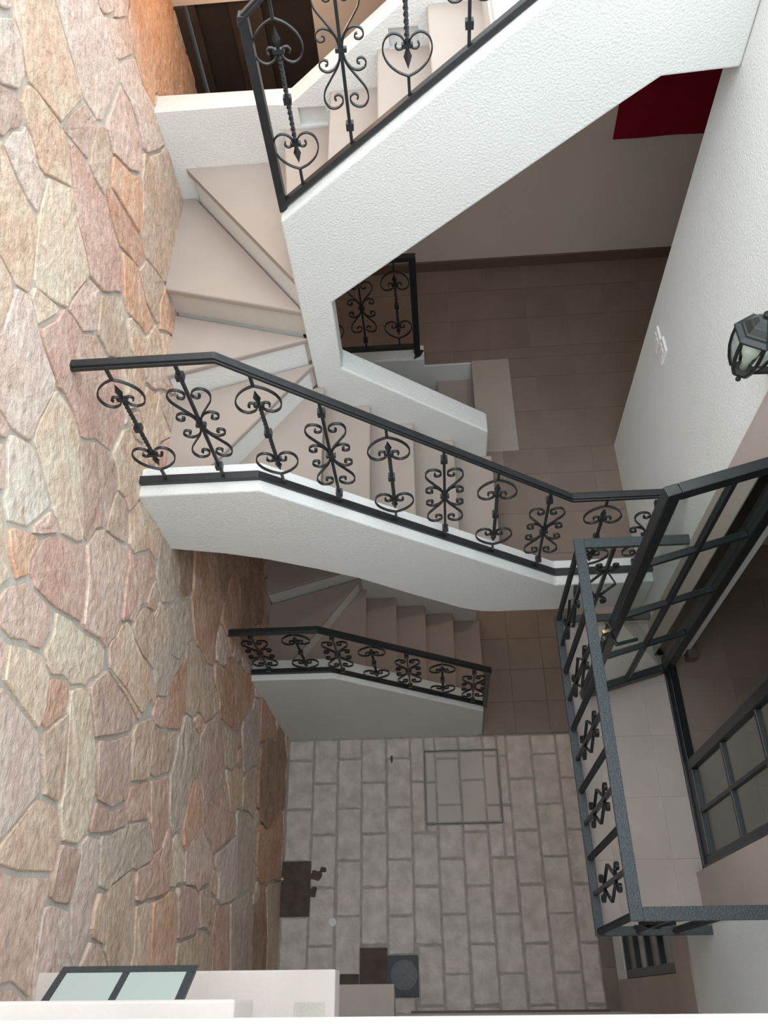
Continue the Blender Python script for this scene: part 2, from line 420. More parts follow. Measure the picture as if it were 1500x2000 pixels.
MB().prism([(-1.505, 1.75), (0.39, 1.75), (0.39, 2.886), (0.0, 2.886), (0.0, 2.965), (-1.505, 2.965)], 'y', YK-0.014, YK-0.001).box(-1.505, 0.0, YK-0.001, YK+0.14, 2.87, 2.965).build('curb', M['plaster'], f1, 0.006)

f2 = MB().box(0.39, XR, YI+0.05, YK, 5.80, H2).box(-1.6, 4.2, YK+0.15, 5.6, 5.80, H2).box(XR, 4.2, 3.485, 5.6, 5.80, H2).build('floor_second', M['plaster'])
tag(f2, 'second floor landing slab at the head of the stairs', 'floor', kind='structure')

# ------------------------------------------------------------------ stone wall
wl = MB().box(-1.9, -1.506, -0.35, 5.6, -0.1, 6.75).build('wall_left', M['mortar'])
tag(wl, 'tall boundary wall clad in irregular pink, cream and orange flagstones', 'wall', kind='structure')
STONES = """
0 2787,6342 2824,6304 2872,6212 2972,6132 3070,6130 3174,6226 3186,6296 3054,6374 3032,6413 2936,6364
1 2761,6111 2854,6065 2899,6064 2944,6125 2938,6148 2840,6240 2808,6308 2780,6326 2764,6316 2746,6254 2684,6150 2704,6124
2 3469,5789 3508,5773 3536,5814 3566,5934 3693,6288 3668,6308 3520,6300 3454,6314 3358,6369 3343,6393 3326,6415 3309,6411 3272,6328 3206,6284 3184,6216 3102,6138 3086,6102 3206,5856
0 3600,5990 3531,5760 3579,5618 3631,5581 4054,5548 4125,5584 4104,5646 4124,5696 4180,5760 4178,5788 4128,5828 4114,5870 4165,5982 4096,6036 3981,6031 3894,6064 3844,6104 3794,6184 3780,6240 3749,6269 3720,6276 3696,6264
3 4127,5856 4142,5822 4184,5794 4290,5754 4334,5776 4366,5834 4366,5866 4326,5926 4182,5964
3 4320,5750 4298,5733 4324,5714 4482,5642 4592,5659 4626,5684 4638,5722 4633,5752 4608,5732 4506,5728 4428,5758 4380,5815
3 4115,5624 4146,5596 4399,5492 4427,5523 4464,5635 4211,5768 4134,5686
4 4922,5606 4844,5664 4741,5811 4702,5808 4656,5744 4626,5664 4596,5645 4486,5624 4463,5587 4404,5456 4382,5348 4422,5202 4442,5183 4528,5188 4592,5156 4690,5176 4808,5172 4871,5189 4964,5362 4987,5463 5034,5516 5066,5579
4 5031,5489 4997,5453 4976,5354 4876,5174 4809,5161 4641,5159 4596,5134 4619,4969 4612,4921 4642,4846 4830,4870 4917,4856 4976,4826 5056,4746 5125,4606 5206,4625 5237,4653 5274,4658 5438,4732 5438,4898 5363,5013 5350,5080 5364,5146 5438,5232 5439,5419 5431,5434 5342,5422 5184,5454 5078,5554
0 4272,5002 4415,4948 4396,5002 4392,5079 4419,5179 4371,5341 4386,5476 4219,5559 4151,5578 4070,5530 4066,5482 4096,5410 4088,5271 4036,5162 4064,5114
2 2902,5812 3035,5666 3052,5668 3196,5784 3178,5898 3147,5957 3100,6070 3066,6106 3020,6120 2952,6108 2914,6046 2906,5984 2854,5896 2862,5852
1 3559,5669 3514,5754 3336,5816 3206,5834 3204,5814 3236,5756 3302,5606 3410,5626 3546,5625 3564,5642
3 3992,5546 3680,5560 3640,5540 3604,5434 3736,5236 3785,5195 3837,5147 3890,5140 3972,5178 4014,5178 4040,5200 4075,5274 4084,5418 4046,5526 4026,5546
5 3440,5611 3352,5604 3304,5586 3294,5523 3316,5407 3380,5416 3419,5402 3466,5416 3581,5449 3634,5561 3568,5614
0 2870,5950 2898,6002 2894,6048 2854,6054 2786,6096 2681,6109 2658,6002 2650,5890 2669,5816 2836,5834 2848,5851 2836,5898
2 2602,6132 2474,6165 2386,6074 2267,6024 2298,5958 2282,5801 2314,5734 2331,5722 2406,5734 2636,5814 2641,5979 2676,6129
6 2450,5740 2404,5716 2392,5682 2470,5520 2512,5466 2576,5456 2800,5374 2866,5444 2913,5537 2942,5588 3014,5646 3018,5668 2876,5826 2703,5816
7 3108,5692 2952,5578 2876,5434 2816,5352 2864,5214 2922,5152 2986,5106 3032,5046 3092,5078 3222,5158 3260,5290 3314,5382 3282,5531 3286,5607 3226,5756 3204,5765
4 3601,5019 3780,5080 3832,5133 3729,5229 3612,5412 3580,5429 3462,5404 3431,5370 3532,5012 3549,5002
8 3271,5269 3244,5164 3316,5016 3322,4972 3356,4936 3479,4894 3521,4979 3518,5016 3414,5384 3382,5404 3339,5391
5 4350,4970 4288,4979 4064,5104 4024,5154 3989,5168 3926,5134 3847,5123 3796,5074 3706,5034 3544,4986 3487,4872 3536,4776 3594,4604 3632,4562 3784,4534 3892,4456 3934,4496 4072,4558 4159,4569 4300,4540 4334,4592 4344,4746 4388,4832 4444,4892 4426,4926
4 3308,4952 3306,5016 3232,5144 3038,5022 3006,4942 3042,4842 3068,4798 3089,4699 3171,4651 3238,4633 3242,4768
5 3532,4752 3465,4885 3324,4942 3294,4896 3254,4766 3254,4686 3272,4592 3292,4576 3421,4629 3492,4606 3558,4606 3578,4639
6 2332,5712 2310,5709 2258,5624 2408,5528 2448,5516 2450,5540 2371,5711
3 2520,5410 2527,5307 2624,5208 2806,5244 2835,5262 2806,5346 2746,5386 2538,5454 2518,5446
5 3001,4969 3022,5018 3018,5048 2838,5237 2642,5198 2626,5181 2628,5118 2624,5031 2656,4986 2674,4914 2736,4886 2811,4821 2836,4818 2941,4949
2 2060,5950 1943,5898 1953,5873 2022,5822 2098,5806 2209,5811 2256,5826 2278,5842 2286,5950 2236,6036 2186,6034
4 3463,4613 3414,4616 3274,4550 3372,4422 3434,4304 3474,4316 3619,4540 3586,4595 3543,4584
2 2942,4663 3125,4465 3159,4452 3252,4528 3258,4607 3106,4676 3078,4698 3014,4814 3007,4917 2962,4944 2864,4836 2844,4790 2866,4726
0 3172,6322 3218,6306 3248,6322 3305,6438 3302,6464 3283,6483 3184,6504 3112,6517 3042,6439 3056,6386 3104,6373
0 2042,5802 1924,5894 1888,5908 1804,5916 1744,5859 1746,5812 1799,5719 1776,5592 1804,5484 1824,5458 1939,5449 2081,5413 2144,5416 2200,5560 2295,5714 2292,5754 2262,5804
7 2640,4860 2666,4900 2646,4986 2612,5031 2610,5200 2514,5314 2508,5428 2476,5496 2384,5524 2252,5607 2210,5550 2170,5440 2146,5382 2159,5320 2146,5214 2091,5111 2104,5074 2174,4984 2226,4817 2449,4741 2478,4752 2524,4806 2595,4806
6 1714,4916 2030,5110 2068,5116 2116,5174 2139,5241 2136,5376 2116,5396 2020,5420 1879,5449 1831,5439 1776,5324 1676,5194 1626,5082 1664,4944 1695,4906
1 2203,4797 2208,4848 2166,4976 2086,5086 2058,5104 1756,4934 1720,4900 1716,4866 1801,4821 1854,4744 1894,4724 1958,4728 2117,4694 2177,4732
9 1540,5310 1668,5219 1686,5224 1766,5334 1808,5422 1808,5458 1766,5572 1754,5592 1702,5594 1556,5524 1514,5525 1456,5465 1507,5337
3 1536,5236 1614,5118 1647,5153 1658,5208 1527,5306 1512,5291
4 1498,5328 1456,5436 1430,5456 1352,5408 1297,5326 1344,5258 1407,5266 1498,5236 1518,5259
6 1429,5671 1326,5584 1256,5554 1106,5525 1135,5465 1206,5406 1242,5392 1286,5355 1342,5418 1486,5514 1506,5566 1446,5642 1440,5679
7 1571,4809 1648,4842 1695,4886 1654,4944 1606,5106 1566,5176 1530,5210 1420,5250 1364,5246 1336,5192 1331,5021 1372,4782 1399,4771
3 1110,5370 1092,5272 1126,5159 1121,5121 1141,5041 1242,4996 1303,5007 1319,5031 1327,5136 1330,5260 1248,5378 1192,5402 1107,5492
3 1472,4402 1538,4377 1772,4418 1849,4411 1914,4456 1882,4542 1846,4737 1804,4804 1700,4856 1566,4794 1376,4754 1362,4719 1386,4560 1376,4492
2 2399,4369 2454,4366 2494,4452 2496,4487 2461,4591 2475,4676 2416,4736 2232,4798 2210,4780 2188,4722 2108,4664 2116,4583 2088,4513 2260,4390
5 1878,4618 1914,4494 1960,4464 2085,4535 2104,4592 2098,4616 2092,4676 2056,4696 1879,4718 1862,4701
2 2060,4500 1934,4442 1922,4362 2039,4179 2039,4068 2090,4060 2137,4073 2230,4071 2248,4083 2222,4172 2221,4269 2267,4368 2096,4496
7 1874,4094 1952,4046 2017,4062 2034,4158 1914,4354 1915,4432 1840,4400 1781,4408 1631,4389 1564,4376 1556,4362 1586,4306 1596,4246 1714,4184 1754,4124
10 2032,3662 2054,3657 2166,3694 2232,3788 2274,3826 2348,3863 2364,3984 2276,4056 2206,4066 1974,4036 1884,3916 1875,3864 1924,3754 1954,3714
11 2132,3668 2059,3641 2051,3571 2124,3444 2164,3414 2466,3504 2512,3538 2531,3573 2439,3639 2408,3678 2338,3834 2279,3811 2176,3684
8 2412,2818 2606,3044 2776,3104 2794,3128 2662,3212 2594,3304 2566,3392 2566,3555 2476,3494 2272,3438 2188,3402 2114,3416 1926,3264 1901,3189 1909,3121 1887,2906 1912,2802 1963,2774 2031,2799 2139,2809 2242,2756 2379,2744
11 2638,3042 2616,3034 2552,2968 2426,2814 2406,2735 2524,2654 2616,2636 2694,2594 2747,2584 2784,2606 2825,2625 2845,2654 2814,2734 2805,2823 2834,2936 2898,3032 2906,3086 2812,3108
8 2230,2560 2129,2408 2174,2364 2328,2348 2366,2316 2412,2232 2696,2324 2752,2368 2784,2408 2739,2569 2624,2622 2524,2644 2389,2729 2259,2741
11 3253,2114 3229,2149 3132,2162 3034,2254 3012,2349 3026,2438 3063,2506 3054,2554 2851,2626 2762,2568 2761,2511 2796,2400 2749,2341 2706,2314 2398,2212 2296,2088 2324,2064 2400,1960 2436,1876 2577,1827 2645,1775 2716,1676 2756,1546 2850,1521 3044,1586 3160,1600 3201,1659 3372,1788 3374,1805 3314,1874 3258,1986
6 1139,4649 1146,4606 1190,4580 1232,4512 1284,4468 1362,4484 1374,4568 1352,4712 1350,4870 1325,4994 1243,4984 1148,5015 1105,4985 1086,4928 1116,4830 1102,4742
5 1849,3751 1905,3778 1862,3871 1864,3934 1832,3942 1758,3998 1746,4116 1708,4168 1626,4226 1574,4226 1544,4176 1504,4047 1496,3866 1577,3837 1752,3732
2 1540,4360 1464,4394 1428,4438 1387,4456 1312,4398 1288,4152 1241,3950 1252,3922 1324,3874 1346,3840 1328,3794 1378,3786 1416,3804 1424,3856 1496,3994 1494,4056 1534,4186 1576,4251 1576,4306
10 1756,3704 1658,3656 1688,3488 1744,3444 1768,3398 1848,3368 1906,3286 1932,3288 2000,3350 2114,3439 2044,3554 2032,3652 1908,3748
3 2854,4554 2878,4488 2979,4369 3082,4202 3106,4195 3118,4212 3135,4368 3151,4432 3102,4452 2912,4682 2886,4684 2845,4596
2 2595,4675 2634,4634 2707,4646 2774,4608 2826,4604 2869,4681 2838,4778 2824,4804 2734,4874 2680,4880 2656,4864 2565,4716
2 2639,4601 2608,4542 2500,4430 2474,4366 2474,4324 2524,4294 2587,4296 2676,4276 2820,4135 2826,4176 2844,4307 2882,4378 2924,4408 2924,4428 2876,4462 2828,4584 2774,4595 2708,4634 2652,4618
3 2518,4782 2488,4742 2448,4723 2482,4693 2534,4706 2572,4748 2584,4788 2532,4794
3 1689,5659 1715,5606 1758,5606 1768,5622 1786,5717 1738,5808 1736,5839 1723,5846 1634,5799 1652,5712
3 1488,5618 1540,5534 1666,5584 1694,5618 1641,5721 1616,5796 1494,5776 1450,5700 1464,5644
6 890,5000 874,4941 904,4924 959,4921 1072,4944 1128,5031 1109,5149 1078,5264 954,5246
3 1069,5281 1106,5410 1088,5518 1033,5536 964,5496 956,5424 908,5314 910,5290 961,5261 1037,5264
0 792,5226 694,5244 620,5296 556,5264 382,5218 382,5172 432,5062 602,4892 676,4815 862,4924 928,5248 893,5274 834,5236
8 924,4844 962,4792 1029,4752 1093,4777 1104,4832 1090,4870 1076,4916 1058,4928 972,4906 899,4914 893,4882
5 801,4879 664,4786 661,4671 690,4644 838,4682 966,4724 994,4748 868,4904
6 578,4592 542,4558 553,4422 616,4356 661,4341 748,4336 916,4404 1079,4541 1122,4578 1129,4609 1124,4668 1089,4739 1070,4749 786,4654 699,4632 654,4636
1 1270,4330 1286,4446 1196,4556 1151,4586 977,4443 1018,4308 1113,4063 1188,4006 1234,4132
1 1083,4113 1014,4284 984,4398 964,4413 768,4332 744,4296 740,4240 744,4124 813,3962 878,3956 1096,4044 1104,4058
5 902,3938 934,3794 964,3725 1106,3754 1183,3816 1241,3791 1263,3796 1262,3812 1182,3992 1124,4032 972,3984
2 1280,4190 1294,4401 1246,4136 1202,3988 1204,3964 1226,3948
2 411,5081 359,5219 342,5217 340,5150 398,5028 391,4861 426,4596 537,4584 616,4624 648,4662 654,4748 648,4818 626,4856 434,5044
3 270,4620 350,4590 405,4612 380,4870 385,5032 326,5161 298,5082 235,4965 42,4868 59,4741 16,4589
1 532,4472 528,4558 497,4586 342,4578 330,4510 332,4402 382,4382 516,4384 538,4412
0 412,4129 611,4209 604,4348 567,4396 509,4371 342,4378 154,4296 103,4222 200,4150 329,4149
0 58,4368 108,4266 150,4310 309,4381 320,4540 308,4598 271,4609 61,4588 4,4556 -34,4482 27,4428
1 774,4014 731,4141 734,4318 624,4335 612,4319 620,4260 652,4082 706,3936 739,3922 778,3952 786,3970
10 760,3730 716,3909 694,3934 686,3986 644,4074 621,4181 584,4186 429,4121 421,4031 446,3996 546,3766 546,3712 614,3524 656,3514 772,3618 778,3648
7 796,3627 964,3702 888,3928 866,3946 802,3948 732,3888
5 519,3809 444,3984 416,4005 351,4008 192,3948 96,3834 90,3770 77,3666 198,3606 378,3652 526,3724 538,3758
7 432,3522 474,3284 514,3194 578,3198 650,3174 707,3213 753,3217 815,3284 783,3325 712,3363 636,3496 598,3528 556,3676 536,3706 464,3686 416,3654 411,3611
4 229,3351 138,3326 64,3326 -13,3292 82,3192 118,3099 96,2994 71,2949 39,2924 219,2922 276,2934 407,2993 508,3052 520,3080 508,3178 476,3242 432,3411 384,3406
1 550,2980 544,3034 512,3038 296,2924 291,2881 339,2599 346,2556 388,2542 548,2632 574,2692 568,2929
8 1406,3584 1333,3576 1282,3548 1282,3502 1334,3314 1421,3291 1458,3266 1607,3303 1726,3354 1753,3394 1704,3414 1556,3542 1448,3588
10 1398,2962 1411,3039 1457,3134 1444,3258 1426,3276 1344,3294 1298,3338 1223,3334 1067,3386 891,3329 805,3255 784,3220 846,3086 1037,3027 1146,2956 1184,2915 1358,2942
4 954,2697 1075,2716 1176,2900 1146,2946 1056,3006 978,3044 944,3044 878,3068 832,3068 756,3014 734,2961 776,2926 818,2848 922,2712
1 1658,2566 1660,2600 1579,2708 1518,2838 1396,2935 1201,2899 1089,2711 1020,2700 1009,2688 1066,2616 1172,2432 1234,2385 1279,2389 1333,2373 1384,2324 1459,2341 1565,2445 1624,2476
5 1890,3060 1891,3199 1905,3266 1836,3366 1791,3379 1596,3284 1462,3248 1472,3112 1527,3038 1546,2940 1522,2852 1594,2704 1618,2686 1694,2736 1796,2744 1894,2796 1898,2828 1874,2920
8 1670,2240 1672,2122 1727,1927 1836,1866 2016,1606 2130,1571 2366,1594 2354,1744 2244,1784 2204,1824 2172,1892 2179,1981 2194,2046 2232,2086 2156,2182 2136,2386 2101,2441 2022,2502 1984,2564 1954,2673 1959,2749 1943,2773 1892,2778 1812,2738 1782,2638 1736,2584 1686,2574 1644,2506
7 692,3402 734,3354 830,3304 894,3346 1037,3393 1056,3426 1001,3561 971,3684 784,3606 660,3490 656,3472
5 1053,3473 1072,3412 1104,3374 1222,3346 1312,3354 1306,3406 1275,3478 1268,3588 1240,3670 1231,3720 1244,3771 1196,3796 1168,3792 1116,3744 996,3714 994,3624
5 1414,2044 1466,1986 1572,1962 1652,1866 1719,1900 1706,1976 1676,2032 1660,2240 1638,2438 1619,2458 1542,2408 1469,2331 1404,2306 1382,2251 1396,2092
8 1936,976 2021,652 2098,633 2169,681 2279,682 2339,721 2346,776 2266,882 2246,952 2245,1042 2274,1146 2299,1191 2344,1226 2348,1248 2176,1346 2114,1346 1874,1276 1847,1253 1842,1222 1862,1152
10 2113,1526 2111,1561 2004,1604 1825,1865 1748,1894 1538,1782 1476,1714 1474,1674 1508,1618 1576,1476 1627,1287 1681,1244 1761,1269 1828,1263 1864,1286 2134,1366 2144,1388
2 1218,1714 1247,1684 1364,1726 1456,1724 1488,1742 1515,1784 1464,1864 1461,1951 1446,1996 1394,2064 1382,2148 1374,2234 1340,2240 1308,2212 1285,2165 1134,2016 1154,1894 1196,1826
5 1440,1710 1373,1716 1238,1666 1212,1687 1240,1470 1222,1282 1264,1244 1316,1227 1588,1292 1608,1312 1606,1356 1566,1476 1510,1600
11 2040,90 2082,148 2154,206 2301,229 2320,380 2314,434 2164,504 2114,574 2104,614 2014,644 1926,977 1818,1248 1771,1259 1681,1232 1590,1280 1452,1254 1342,1218 1324,1196 1314,1136 1246,1054 1226,822 1448,318 1496,186 1509,98 1561,11 1590,0 1718,2 1784,66 1820,79 1876,76 1998,17
8 808,932 801,901 829,771 794,671 848,598 861,461 876,429 941,11 970,10 1014,56 1102,98 1186,96 1289,32 1381,89 1489,121 1486,186 1214,823 1230,990 1218,1068 1160,1110 1098,1128 942,1118 831,1009
0 742,1678 989,1811 1006,1840 906,2062 829,2289 788,2333 744,2306 736,2254 686,2194 592,2168 565,2145 541,2079 582,1822 634,1644 678,1642
3 620,2490 634,2414 664,2384 744,2334 799,2361 924,2692 868,2778 747,2937 641,2939 584,2916 571,2871 586,2690 564,2630 596,2576
7 1251,2272 1226,2322 1216,2386 1158,2438 1056,2616 1008,2678 980,2689 932,2668 874,2526 866,2474 806,2339 832,2302 992,1893 1052,1968 1109,1991 1145,2055 1279,2181 1288,2218
6 723,2977 746,3024 796,3054 825,3094 808,3158 769,3206 722,3204 666,3164 636,3166 570,3189 523,3168 531,3071 558,3028 564,2954 590,2941 679,2951
10 708,1318 728,1211 692,1132 779,1049 836,1034 932,1128 1118,1136 1208,1282 1230,1470 1215,1602 1201,1641 1185,1822 1151,1858 1108,1832 1022,1824 986,1788 663,1624 643,1571
5 29,2269 132,2132 279,2161 336,2214 369,2421 364,2522 332,2552 279,2889 259,2918 121,2918 34,2906 -24,2858 26,2786 58,2688 60,2590 33,2457 -47,2342
7 494,1806 552,1828 569,1860 526,2092 537,2128 485,2194 411,2191 361,2208 289,2151 132,2118 102,1988 44,1886 -76,1766 -76,1704 -26,1654 188,1662
10 88,1032 123,1046 269,1051 596,1094 674,1136 708,1192 716,1227 632,1572 635,1622 579,1799 556,1813 198,1652 31,1649 6,1638 76,1486 88,1331 57,1223 -17,1112 56,1036
11 108,908 109,791 79,691 16,594 -37,548 14,514 398,512 760,670 804,726 819,780 791,891 694,934 639,989 608,1078 126,1032 74,1009
5 543,555 388,496 200,510 47,488 66,446 126,386 169,220 140,120 58,4 400,0 890,0 924,12 838,598 816,636 763,654
3 134,4184 96,4194 -45,4056 54,3884 86,3858 108,3863 192,3968 216,4034 217,4128
2 329,4139 264,4136 232,4108 216,3976 289,4001 342,4018 386,4015 405,4034 402,4112
5 496,2584 374,2506 379,2411 354,2231 402,2202 486,2206 529,2156 564,2176 572,2328 626,2400 576,2596 551,2608
10 1640,3790 1564,3832 1492,3848 1392,3761 1436,3606 1556,3556 1621,3501 1704,3424 1729,3414 1738,3429 1674,3494 1644,3659 1726,3694 1744,3718
2 90,3650 46,3654 -74,3544 -76,3348 19,3323 93,3346 156,3344 260,3380 424,3436 424,3518 394,3634 362,3638 200,3594
3 4866,5904 4746,5831 4768,5778 4855,5665 4914,5624 5033,5594 5066,5604 5088,5642 5153,5727 5169,5791 5094,5974 5059,5989 4994,5986 4932,5958
5 4150,1360 4306,1484 4319,1519 4288,1728 4256,1826 4212,1848 4182,1826 4100,1810 3943,1748 3951,1521 3976,1426 3982,1332 4080,1304
5 1219,6809 1181,6894 966,6814 940,6540 944,6514 974,6484 1014,6454 1049,6451 1244,6506 1322,6514 1294,6564
1 4480,5750 4606,5744 4726,5841 4578,6008 4559,6039 4525,6054 4362,5918 4364,5884 4424,5774
2 3823,6163 3856,6106 3924,6054 3990,6040 4086,6054 4124,6202 4134,6302 4040,6376 3906,6314 3860,6310 3776,6268
4 4970,580 5028,828 4936,915 4836,854 4547,733 4531,709 4524,544 4618,448 4671,361 4858,346 4929,381 4948,422
7 2749,1528 2623,1496 2478,1432 2444,1339 2436,1255 2630,1031 2804,1106 2856,1114 2942,1164 2841,1502 2796,1526
10 2370,630 2376,486 2432,462 2648,432 2670,450 2708,552 2738,681 2730,710 2641,862 2612,884 2474,826 2366,754 2352,711
7 5274,6186 5308,6211 5276,6296 5240,6340 5189,6449 5128,6514 4940,6330 4897,6266 5012,6002 5096,6004 5178,6072
6 5208,4211 5156,4296 5061,4401 4992,4407 4798,4212 4759,4191 4670,4090 4651,4051 4674,3964 4844,3914 4926,3905 5078,4012 5165,4095
0 4979,6039 4886,6266 4858,6288 4705,6304 4621,6209 4546,6154 4540,6130 4544,6064 4741,5854 4976,5994 4986,6010
6 3168,3302 3009,3281 2954,3196 2922,3081 2938,3038 2975,2995 3148,2859 3210,2870 3316,2868 3424,3018 3299,3299 3280,3309
3 4501,169 4642,356 4620,430 4506,545 4324,486 4284,476 4230,430 4214,264 4324,144 4424,68 4452,88
7 5294,1294 5392,1182 5425,1156 5438,1162 5440,1600 5439,1659 5423,1676 5342,1648 5304,1586 5234,1360
0 2131,1471 2158,1364 2312,1272 2378,1262 2422,1284 2450,1390 2450,1450 2370,1570 2261,1578 2149,1561 2124,1517
3 3294,1924 3332,1862 3400,1800 3440,1790 3506,1798 3548,1912 3552,1998 3579,2081 3578,2138 3460,2210 3374,2236 3263,2128 3262,2022
10 3942,4182 4026,4108 4069,4121 4152,4208 4402,4394 4338,4468 4306,4515 4150,4560 4072,4544 3938,4482 3902,4428 3900,4330 3920,4210
5 -69,5219 -80,5190 -78,4972 -56,4944 24,4894 76,4894 196,4954 273,5047 304,5122 298,5156 326,5210 321,5242 276,5285 42,5258
4 4712,7008 4577,6853 4559,6739 4641,6691 4750,6700 5047,6676 5086,6691 5066,6762 5064,6938 5048,6968 4818,7107 4799,7101
1 3880,7070 3754,6936 3754,6820 3774,6754 3874,6714 3936,6706 4003,6666 4102,6738 4152,6774 4155,6792 4076,7176 4048,7198 3996,7194
7 -15,1855 77,1953 108,2032 110,2110 69,2199 6,2276 -41,2309 -64,2335 -79,2319 -80,1830 -66,1808
5 5419,5739 5342,5742 5298,5764 5186,5774 5163,5717 5128,5682 5084,5596 5087,5567 5131,5511 5184,5464 5253,5444 5349,5432 5429,5451 5440,5480 5440,5710
10 2010,6710 2225,6546 2242,6548 2435,6834 2426,6866 2368,6928 2272,7024 2104,6982 1958,6922 1902,6802
4 2322,812 2368,776 2606,904 2620,1030 2494,1174 2412,1263 2368,1241 2309,1181 2284,1136 2261,1059 2261,951 2284,864
7 4390,2370 4554,2685 4476,2736 4206,2855 4172,2838 4147,2783 4067,2573 3966,2398 3972,2382 4004,2354 4211,2301 4368,2343
2 5136,2984 5087,2912 5109,2869 5186,2796 5419,2801 5439,2821 5440,3010 5434,3233 5258,3244 5200,3150
5 3784,946 3832,1286 3604,1325 3570,1290 3524,1186 3425,956 3434,934 3560,834 3684,876 3756,884
10 1509,7171 1489,7199 1122,7198 1116,7176 1176,7026 1192,6962 1210,6951 1456,7014 1496,7064
1 5246,3624 5094,3536 5084,3513 5244,3264 5376,3246 5421,3249 5439,3271 5438,3698 5404,3706
10 4539,3859 4412,3828 4353,3727 4292,3568 4304,3514 4382,3352 4418,3308 4450,3310 4685,3468 4675,3552 4636,3642 4616,3746 4579,3839
10 1183,5996 1259,5991 1311,6009 1468,6311 1430,6400 1368,6488 1330,6500 1252,6494 1054,6436 1031,6389 996,5992 1030,5980
8 4925,4465 4992,4422 5056,4424 5114,4598 5066,4716 5008,4788 4937,4837 4886,4846 4800,4860 4659,4832 4671,4631 4684,4604 4774,4564
0 5134,304 5226,265 5417,353 5439,381 5436,542 5208,744 5182,753 5116,825 5054,826 5024,766 5018,692 4982,598 4956,385 4982,362
0 5440,6860 5440,7170 5419,7199 5316,7194 5132,7018 5076,6942 5071,6861 5092,6712 5121,6651 5142,6636 5304,6696 5418,6722 5439,6751
7 3446,140 3466,6 3509,1 3538,12 3806,264 3789,439 3726,475 3550,536 3422,448 3402,411
7 3316,4218 3244,4186 3145,4106 3204,3914 3240,3840 3258,3826 3506,3874 3533,3897 3652,4136 3528,4248 3458,4288 3422,4294 3342,4248
3 1121,89 1024,46 998,4 1160,0 1259,1 1275,16 1186,86
5 4910,0 5180,0 5208,12 5218,109 5206,256 5074,324 5032,326 4952,365 4848,326 4834,210 4850,110 4842,12
5 4948,1408 4916,1586 4896,1636 4871,1648 4669,1631 4583,1497 4562,1438 4566,1406 4574,1354 4632,1242 4746,1216 4879,1164 4964,1306
8 3370,2330 3374,2264 3403,2243 3584,2154 3696,2164 3792,2188 3948,2352 3956,2386 3919,2429 3738,2604 3560,2584 3532,2594 3496,2584 3384,2386
8 2680,3610 2756,3650 2690,3960 2669,3978 2477,4016 2450,4010 2386,3974 2361,3909 2364,3804 2414,3684 2452,3642 2573,3564
3 138,152 158,229 136,326 116,386 63,432 25,495 -36,523 -76,522 -80,410 -74,6 34,6
0 3259,3321 3296,3334 3338,3372 3385,3444 3336,3656 3246,3812 3124,3736 2926,3598 2984,3374 3004,3314 3022,3302 3062,3296
10 4922,4452 4766,4556 4668,4604 4650,4600 4440,4400 4436,4382 4500,4280 4552,4232 4622,4112 4666,4104 4749,4201 4788,4222 4962,4398 4964,4424
2 4161,3991 4058,4078 4040,4079 4006,3954 3962,3858 3932,3728 3934,3694 4011,3591 4084,3574 4271,3569 4396,3833 4216,3966
7 167,5949 148,6118 112,6262 118,6309 84,6354 2,6364 -74,6354 -80,6150 -76,5768 78,5782 166,5814 186,5870
5 3110,2880 2974,2984 2938,3028 2916,3033 2850,2940 2829,2881 2820,2760 2830,2720 2866,2636 2982,2582 3046,2578 3136,2843
2 4889,3899 4822,3906 4668,3954 4604,3916 4576,3875 4711,3471 4888,3442 5067,3522 4926,3876
2 2146,6246 2182,6062 2279,6042 2340,6060 2421,6119 2458,6182 2457,6256 2456,6317 2427,6358 2249,6428 2144,6326 2134,6290
6 1372,5922 1490,5794 1656,5824 1766,5894 1809,5951 1766,6196 1739,6276 1484,6302 1326,6004 1328,5978
5 992,6158 1026,6429 938,6504 681,6459 576,6354 562,6292 604,6134 662,6012 721,5992 850,6000 910,5990 976,6004
5 3030,6670 2999,6698 2794,6696 2729,6681 2702,6578 2700,6470 2738,6398 2776,6366 2818,6356 2926,6374 3008,6413 3086,6504 3094,6532 3064,6628
7 3880,0 4004,6 4009,109 3996,166 3829,248 3801,239 3748,192 3595,55 3558,4
1 5086,4453 5074,4410 5084,4384 5174,4294 5209,4239 5238,4232 5311,4256 5434,4266 5440,4500 5439,4689 5421,4708 5134,4586 5089,4491
1 3908,4211 3886,4446 3780,4520 3642,4547 3548,4402 3494,4326 3486,4285 3674,4135 3776,4154 3841,4189 3896,4195
10 1640,6300 1739,6291 1761,6309 1854,6782 1829,6799 1642,6808 1594,6776 1569,6721 1508,6662 1458,6572 1376,6498 1488,6318
1 2532,6378 2684,6446 2691,6579 2714,6698 2616,6826 2471,6829 2428,6802 2249,6532 2252,6452 2274,6424 2396,6386 2444,6355
10 4548,1428 4486,1456 4332,1478 4142,1338 4104,1283 4210,1080 4264,994 4326,994 4456,1094 4604,1236 4604,1278 4564,1354
3 4606,2724 4592,2681 4624,2634 4776,2536 4886,2446 4910,2440 5058,2452 5084,2466 5122,2578 5136,2694 5164,2798 5079,2899 4870,2950 4736,2924 4624,2776
5 3121,601 3152,512 3222,482 3396,445 3536,554 3543,816 3536,836 3416,936 3184,946 3092,728
5 4932,1228 4896,1148 4904,1033 4938,928 5034,844 5108,842 5333,1008 5434,1066 5438,1128 5236,1336 5034,1306 4974,1282
5 5382,6698 5184,6636 5141,6599 5144,6514 5196,6456 5290,6280 5324,6224 5438,6213 5439,6699 5432,6713
1 4282,1838 4536,1874 4664,2085 4638,2128 4488,2248 4378,2328 4272,2308 4212,2278 4232,1872 4258,1839
2 2310,190 2292,205 2181,199 2122,168 2054,86 2016,9 2090,0 2412,4
